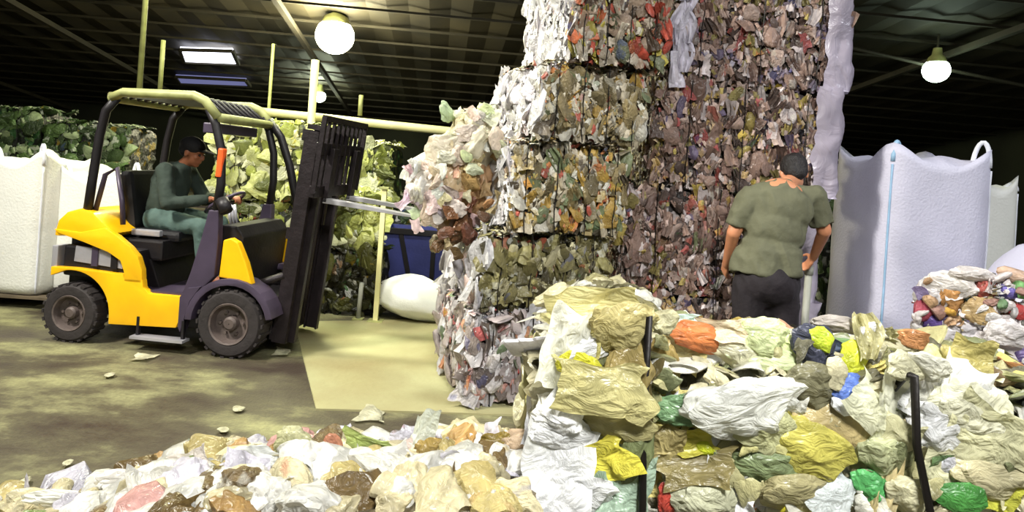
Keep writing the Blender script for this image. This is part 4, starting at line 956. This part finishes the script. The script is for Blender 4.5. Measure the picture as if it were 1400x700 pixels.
# ================================================================== RIGHT MIXED HEAP BALE
c = W(1248, 540, 3.05)
RB = make_bale('packaging_bale', 'bale of bright mixed packaging at right edge with red, purple and orange scraps', (c.x, 3.05, 0), R(-30), 1.1, 0.9, 1.04, PAL_CONF, 83,
               {'front': 170, 'top': 80}, size=(0.05, 0.11), kinds=(('wad', 4), ('sheet', 3), ('bigwad', 2), ('tub', 1)), straps=0, flakes=900, vert=False)
RBI = (Matrix.Translation(RB.location) @ Matrix.Rotation(R(-30), 4, 'Z')).inverted()
RS = [(1300, 388, 70, 40, 0, (240, 232, 228), 'bigwad'), (1270, 400, 40, 46, 0, (226, 220, 222), 'bigwad'), (1302, 410, 34, 50, 0, (216, 150, 80), 'bigwad'), (1298, 424, 22, 18, 0, (240, 180, 60), 'wad'), (1325, 400, 22, 40, 0, (50, 70, 66), 'wad'),
      (1350, 400, 36, 44, 10, (206, 90, 80), 'bigwad'), (1365, 415, 60, 40, 10, (186, 120, 90), 'bigsheet'), (1340, 425, 50, 40, 0, (206, 170, 110), 'bigwad'), (1381, 400, 26, 24, 0, (110, 96, 190), 'wad'), (1395, 396, 18, 26, 0, (130, 200, 110), 'wad'),
      (1278, 440, 28, 30, 0, (110, 80, 170), 'wad'), (1262, 425, 26, 30, 0, (190, 70, 90), 'wad'), (1390, 425, 30, 26, 0, (206, 60, 60), 'wad'), (1310, 460, 60, 50, 10, (238, 230, 236), 'bigwad'), (1345, 470, 90, 50, 0, (236, 226, 226), 'bigsheet'),
      (1290, 465, 40, 40, 0, (206, 200, 232), 'bigwad'), (1380, 455, 60, 40, 0, (240, 232, 232), 'bigwad'), (1365, 440, 40, 20, 0, (196, 160, 190), 'wad'), (1255, 470, 50, 40, 0, (236, 234, 226), 'bigwad'), (1270, 500, 70, 34, 0, (226, 214, 160), 'bigsheet'),
      (1225, 462, 50, 22, 0, (236, 234, 230), 'bigwad'), (1320, 495, 50, 30, 0, (214, 206, 196), 'bigsheet'), (1365, 495, 30, 20, 0, (216, 90, 60), 'wad'), (1330, 375, 60, 22, 0, (236, 226, 222), 'bigwad'), (1385, 378, 40, 26, 0, (220, 180, 150), 'wad')]
for k_ in range(80):
    px = rng.uniform(1252, 1400); RS.append((px, rng.uniform(372 + abs(px - 1325) * 0.15, 450), rng.uniform(10, 26), rng.uniform(10, 28), rng.uniform(-90, 90), [int(255 * v ** 0.4545) for v in pick(rng, PAL_CONF)], rng.choice(('wad', 'sheet', 'bigwad', 'strip'))))
for (px, py, w, h, rot, col, kind) in RS: special(RB, RBI, px, py, w * 0.9, h * 0.9, rot, tuple(int(x + (sum(col) / 3 - x) * 0.22) for x in col), kind, 4.124 / (1 + 0.6 * (px - 700) / 933) - 0.05 - rng.uniform(0, 0.05))
c = W(1400, 410, 4.0)
slump_sack('white_sack', 'rounded bright white sack at right edge behind the mixed packaging', (c.x + 0.30, 4.3, 0), (0.36, 0.34, 0.56), 21, M_SACK)
# lime scrap left of the tall sack, lying on a bale behind
c = W(1141, 262, 6.1); c.y = 6.1; c.z = 0
make_bale('green_bale', 'dark green bale half hidden between the tall column and tall white sack', (c.x - 0.15, 6.1, 0), 0, 0.8, 0.7, 1.55, PAL_GREEN, 88, {'front': 40, 'top': 20}, size=(0.08, 0.14), flakes=200, straps=2)
p = W(1143, 225, 6.3); o = raw('lime_film', shared('bigwad', 3, mat('lime film', rgb(170, 225, 40), 0.4, 0, 0.2))); o.matrix_basis = frame(Vector((p.x, 6.35, 1.66)), X_, Z_, -Y_, 0.30, 0.30, 0.5)
tag(o, 'bright lime green crumpled film beside the tall sack top', 'film')

# ================================================================== FOREGROUND HEAP OF LOOSE FILM
rng = random.Random(123)
prof = [(-60, 700), (0, 692), (80, 678), (150, 662), (200, 645), (250, 630), (330, 618), (400, 605), (470, 605), (560, 598), (640, 592), (700, 600), (740, 612)]
HD = 2.25
px_x = [(W(x, y, HD)) for x, y in prof]
def ridge(x):
    for a, b in zip(px_x, px_x[1:]):
        if a.x <= x <= b.x: return a.z + (b.z - a.z) * (x - a.x) / (b.x - a.x)
    return px_x[0].z * 0.9 if x < px_x[0].x else px_x[-1].z
def heap_h(x, y):
    r = ridge(x) - 0.05; f = (y - 2.22)
    k = 1 - (f / 0.62) ** 2 if f > 0 else 1 - (f / 1.5) ** 2
    edge = min(1, max(0, (x + 2.6) / 0.5))
    return max(0.0, r * max(0, k) * edge + 0.03 * noise.noise(Vector((x * 6, y * 6, 3))))
mb = MB(); nx, ny = 90, 44; x0, x1, yy0, yy1 = -2.6, c.x * 0 + W(742, 600, HD).x - 0.02, 1.35, 2.86; g = []
for i in range(nx + 1):
    g.append([mb.bm.verts.new((x0 + (x1 - x0) * i / nx, yy0 + (yy1 - yy0) * j / ny, heap_h(x0 + (x1 - x0) * i / nx, yy0 + (yy1 - yy0) * j / ny) + 0.002)) for j in range(ny + 1)])
cl = mb.bm.loops.layers.color.new('Col')
for i in range(nx):
    for j in range(ny):
        f = mb.bm.faces.new((g[i][j], g[i + 1][j], g[i + 1][j + 1], g[i][j + 1])); q = pick(rng, PAL_HEAP)
        for l in f.loops: l[cl] = (*[v * 0.5 + 0.1 for v in rgb(200, 186, 150)], 1)
hp = mb.build('film_heap', M_STUFF); tag(hp, 'low mound of packed loose film scraps across the lower left foreground', 'heap', kind='stuff')
for v in hp.data.vertices: v.co += noise.noise_vector(v.co * 14) * 0.02
HK = {'white': ((240, 238, 230), 'crumpled bright white film scrap lying in the foreground heap'), 'cream': ((228, 216, 176), 'crumpled cream film scrap lying in the foreground heap'),
      'straw': ((204, 186, 124), 'straw yellow film scrap lying in the foreground heap'), 'lilac': ((232, 228, 242), 'pale lilac tinted film scrap lying in the foreground heap'),
      'amber': ((196, 156, 96), 'amber brown plastic scrap lying in the foreground heap'), 'pink': ((232, 180, 172), 'pinkish red film scrap lying in the foreground heap'),
      'green': ((150, 170, 104), 'dull green film scrap lying in the foreground heap'), 'brown': ((130, 108, 70), 'dark brown plastic scrap lying in the foreground heap')}
hw = [7, 5.5, 3, 2.5, 1.1, 0.5, 0.8, 1.1]
hk = list(HK)
cnt = 0
SH = {'bigwad': 'crumpled bag', 'wad': 'small wad', 'bigsheet': 'folded sheet', 'bottle': 'crushed bottle', 'tub': 'crushed tub'}
buckets = {}
for n_ in range(270):
    x = rng.uniform(-1.9, 0.09); y = 1.9 + 0.52 * ((n_ * 0.618) % 1)
    z = heap_h(x, y)
    if z < 0.05: continue
    key = rng.choices(hk, hw)[0]; col, lab = HK[key]; kind = rng.choices(('bigwad', 'bigsheet', 'wad', 'bottle', 'tub'), (5, 4, 1.5, 0.7, 0.5))[0]
    s = rng.uniform(0.09, 0.19); kk = rng.uniform(0.72, 0.95); ang = rng.uniform(0, 6.28)
    nrm = Vector((rng.uniform(-0.5, 0.5), rng.uniform(-0.9, 0.3), 1)).normalized(); u = nrm.orthogonal().normalized(); v = nrm.cross(u)
    u, v = u * math.cos(ang) + v * math.sin(ang), v * math.cos(ang) - u * math.sin(ang)
    o = piece(kind, rng, M_HARD if kind in ('bottle', 'tub') else (M_FILM if rng.random() < 0.8 else M_PRINT), tuple(min(1, q * kk) for q in rgb(*col)), frame(Vector((x, y, z + 0.012)), u, v, nrm, s, s * rng.uniform(0.9, 1.5), s * 1.3), None, 'film_scrap')
    zone = 'left end' if x < -1.35 else 'left middle' if x < -0.85 else 'right middle' if x < -0.4 else 'right end'
    row = 'near slope' if y < 2.2 else 'far side'
    buckets.setdefault((key, kind, zone, row), []).append((x, o))
ORD = ['leftmost', 'second', 'third', 'fourth', 'fifth', 'sixth', 'seventh', 'eighth', 'ninth', 'tenth', 'eleventh', 'twelfth', 'thirteenth', 'fourteenth', 'fifteenth', 'sixteenth']
for (key, kind, zone, row), lst in buckets.items():
    lst.sort(key=lambda q: q[0])
    for i, (x, o) in enumerate(lst):
        if len(lst) == 1: lab = f'only {key} {SH[kind]} on the {row} at the {zone} of foreground heap'
        elif i == 0: lab = f'leftmost {key} {SH[kind]} on the {row} at the {zone} of foreground heap'
        else: lab = f'{ORD[i]} {key} {SH[kind]} from left on the {row}, {zone} of foreground heap'
        tag(o, lab, 'scrap', 'loose scraps in the foreground heap')
HS = [(582, 590, 34, 62, 12, (232, 236, 222), 'bigsheet', 'tall pointed whitish film peak rising from the foreground heap, left of centre'),
      (672, 592, 26, 46, 0, (238, 232, 244), 'bigsheet', 'second pointed white film peak, in front of the lowest stacked bale'),
      (590, 620, 50, 44, 20, (176, 150, 84), 'bigwad', 'round tan film pocket just right of the tall white peak'),
      (685, 612, 60, 44, 0, (150, 128, 60), 'bigwad', 'olive brown tub shaped scrap under the second white peak'),
      (670, 655, 90, 30, -4, (226, 222, 244), 'bigwad', 'long pale lavender film roll low beside the foreground bale'),
      (345, 635, 95, 54, -8, (240, 242, 238), 'bigwad', 'large bright white film bundle at left part of the foreground heap'),
      (262, 640, 66, 60, -20, (250, 240, 238), 'bigsheet', 'white film with faint pink tint near the left slope of the heap'),
      (405, 610, 60, 50, 0, (206, 204, 160), 'bigwad', 'rounded pale khaki film hump on the heap crest'),
      (180, 655, 90, 30, -6, (250, 246, 240), 'bigwad', 'flat white film lump at the left end of the heap crest'),
      (470, 660, 80, 70, 5, (246, 244, 246), 'bigsheet', 'broad white film sheet in the middle of the foreground heap'),
      (425, 640, 60, 50, 10, (226, 226, 160), 'bigwad', 'pale yellow crumpled bag right of the large white bundle'),
      (420, 680, 100, 60, 0, (214, 200, 160), 'bigwad', 'big beige film ball at the bottom edge of the heap'),
      (456, 603, 26, 20, 0, (214, 150, 120), 'wad', 'small salmon scrap on the heap crest'),
      (500, 605, 70, 26, 5, (170, 186, 110), 'bigsheet', 'green tinged film strip on the heap crest'),
      (545, 640, 60, 60, -30, (236, 214, 206), 'bigsheet', 'pinkish white film fold leaning left of the tan pocket'),
      (300, 688, 26, 40, -20, (236, 110, 100), 'wad', 'red pink scrap near the bottom edge of the heap'),
      (620, 680, 70, 50, 0, (206, 200, 120), 'bigwad', 'yellowish film wad at the bottom edge left of the bale'),
      (710, 605, 50, 34, 0, (206, 180, 150), 'bigwad', 'beige and pink scrap wedged against the foreground bale'),
      (90, 685, 110, 26, -4, (248, 246, 236), 'bigwad', 'white film lump at the far left corner of the heap')]
for (px, py, w, h, rot, col, kind, lab) in HS:
    o = special(None, Matrix(), px, py, w, h, rot, col, kind, HD - 0.04 + rng.uniform(-0.03, 0.03), tilt=0.15, name='film_scrap'); tag(o, lab, 'scrap')
# litter on the floor
litter = [(195, 491, 30, 'flat white scrap on the dark floor in front of the forklift'), (150, 516, 14, 'small pale scrap on the floor left of the white flat one'), (305, 592, 16, 'yellowish scrap on the floor above the heap'), (325, 563, 16, 'whitish scrap alone on the mid floor'),
          (35, 662, 14, 'small white scrap on the floor at the far left'), (92, 638, 12, 'tiny pale scrap on the left floor above the heap'), (508, 570, 44, 'pale film strip on the floor before the slab edge'), (385, 484, 26, 'light scrap under the forklift mast')]
for (px, py, w, lab) in litter:
    p = G(px, py); s = p.y / FOC * w; p.z = 0.02
    o = piece('sheet' if w > 20 else 'wad', rng, M_FILM, rgb(226, 222, 190), frame(p, X_, Y_, Z_, s, s * 1.3, s * 0.5), None, 'litter_scrap'); tag(o, lab, 'scrap')

# ================================================================== BACKGROUND behind the forklift
def back_bale(px, py_bottom, d, w, dp, h, pal, seed, lab, z=0.0, yaw=0.0, n=50, name='back_bale', kinds=(('wad', 4), ('sheet', 3), ('bigwad', 1))):
    c = W(px, py_bottom, d); return make_bale(name, lab, (c.x, d, z), R(yaw), w, dp, h, pal, seed, {'front': n, 'top': 12}, size=(0.10, 0.2), flakes=250, straps=2, vert=False, kinds=kinds)
back_bale(425, 440, 6.75, 0.62, 0.7, 0.62, [((50, 50, 24), 4), ((90, 90, 40), 2), ((30, 28, 20), 4)], 201, 'dark bale on the floor behind the forklift mast', yaw=-3)
back_bale(428, 340, 6.8, 0.64, 0.65, 0.58, PAL_LIME, 202, 'yellow green film bale on the dark bale behind the mast', z=0.63, yaw=4)
back_bale(300, 400, 8.0, 1.1, 0.8, 0.95, PAL_LIME, 203, 'lime yellow film bale behind the forklift driver, lower', yaw=5)
back_bale(285, 300, 8.05, 1.2, 0.8, 0.95, [((222, 226, 150), 5), ((190, 200, 90), 4), ((240, 240, 200), 3), ((110, 120, 50), 2)], 204, 'pale lime film bale behind the forklift driver, upper', z=0.96, yaw=-3)
back_bale(440, 320, 8.9, 1.2, 0.8, 0.9, PAL_GREEN, 205, 'dim green bale far behind the load backrest, lower', yaw=3)
back_bale(430, 270, 8.95, 1.0, 0.8, 0.85, PAL_LIME, 206, 'dim olive bale far behind the load backrest, upper', z=0.91, yaw=-2)
for k, (px, d, h, z, lb) in enumerate(((-60, 9.5, 1.0, 0, 'green bale far left behind the white sacks, lower left'), (60, 9.6, 1.0, 0, 'green bale behind the white sacks, lower right'), (-70, 9.6, 0.9, 1.01, 'green bale above the white sack at left edge'), (55, 9.7, 0.75, 1.01, 'green bale above and between the white sacks'))):
    back_bale(px, 300, d, 1.15, 0.9, h, PAL_GREEN, 220 + k, lb, z=z, yaw=k * 2 - 3, n=45)
# rack post, skip, white sacks
t = empty('steel_post', (0, 0, 0)); p = W(514, 430, 6.55); t.location = (p.x, 6.55, 0); tag(t, 'thin pale yellow upright post behind the fork tip', 'post')
MB().box((0, 0, 0.64), (0.045, 0.045, 1.28)).build('post_tube', M_PIPE, t); MB().box((0, 0, 0.01), (0.14, 0.14, 0.02)).build('base_plate', M_OLV, t); MB().box((0, 0, 1.29), (0.09, 0.09, 0.02)).build('post_cap', M_OLV, t)
p = W(490, 430, 6.6); t = empty('short_post', (p.x, 6.6, 0)); tag(t, 'short grey post leaning at the dark bale behind the mast', 'post'); MB().tube([(0, 0, 0), (0.01, 0, 0.36)], 0.022, 8).build('post_tube', M_SOCK, t, True); MB().box((0, 0, 0.008), (0.1, 0.1, 0.016)).build('base_plate', M_OLV, t)
p = W(516, 400, 8.0); t = empty('skip', (p.x, 8.0, 0)); tag(t, 'dark blue steel skip behind the white sacks', 'skip')
sk = MB(); Ls = 1.5
sk.prism([(0, 0.10), (-0.05, 0.72), (-0.02, 0.72), (0.03, 0.13), (Ls - 0.03, 0.13), (Ls + 0.02, 0.72), (Ls + 0.05, 0.72), (Ls, 0.10)], 0.03, 0.9)
sk.box((Ls / 2, 0.02, 0.41), (Ls + 0.06, 0.03, 0.62)); sk.box((Ls / 2, 0.9, 0.41), (Ls + 0.06, 0.03, 0.62)); sk.build('skip_body', M_SKIP, t)
MB().box((Ls / 2, 0.0, 0.73), (Ls + 0.14, 0.07, 0.06)).build('top_rail', M_BLK, t)
for x in (0.3, 0.62, 1.1): MB().box((x, -0.01, 0.42), (0.05, 0.03, 0.6), (0, R(-14) if x == 0.3 else 0, 0)).build('rib', M_BLK, t)
for x in (0.15, Ls - 0.15): MB().box((x, 0.45, 0.05), (0.12, 0.8, 0.1)).build('skid', M_BLK, t)
back_bale(512, 300, 9.9, 1.4, 0.8, 1.05, PAL_GREEN, 230, 'dim green bale standing beyond the blue skip', yaw=0, n=40)
p = W(560, 425, 6.75); slump_sack('white_sack', 'bright white slumped sack on the slab beside the lowest pale bale', (p.x, 6.75, 0.012), (0.36, 0.26, 0.25), 31, mat('white film sack', rgb(248, 248, 244), 0.4, 0, 0.04))
p = W(606, 425, 7.3); slump_sack('white_sack', 'white slumped sack half behind the bale stack', (p.x, 7.0, 0.012), (0.25, 0.26, 0.22), 33, M_SACKW)
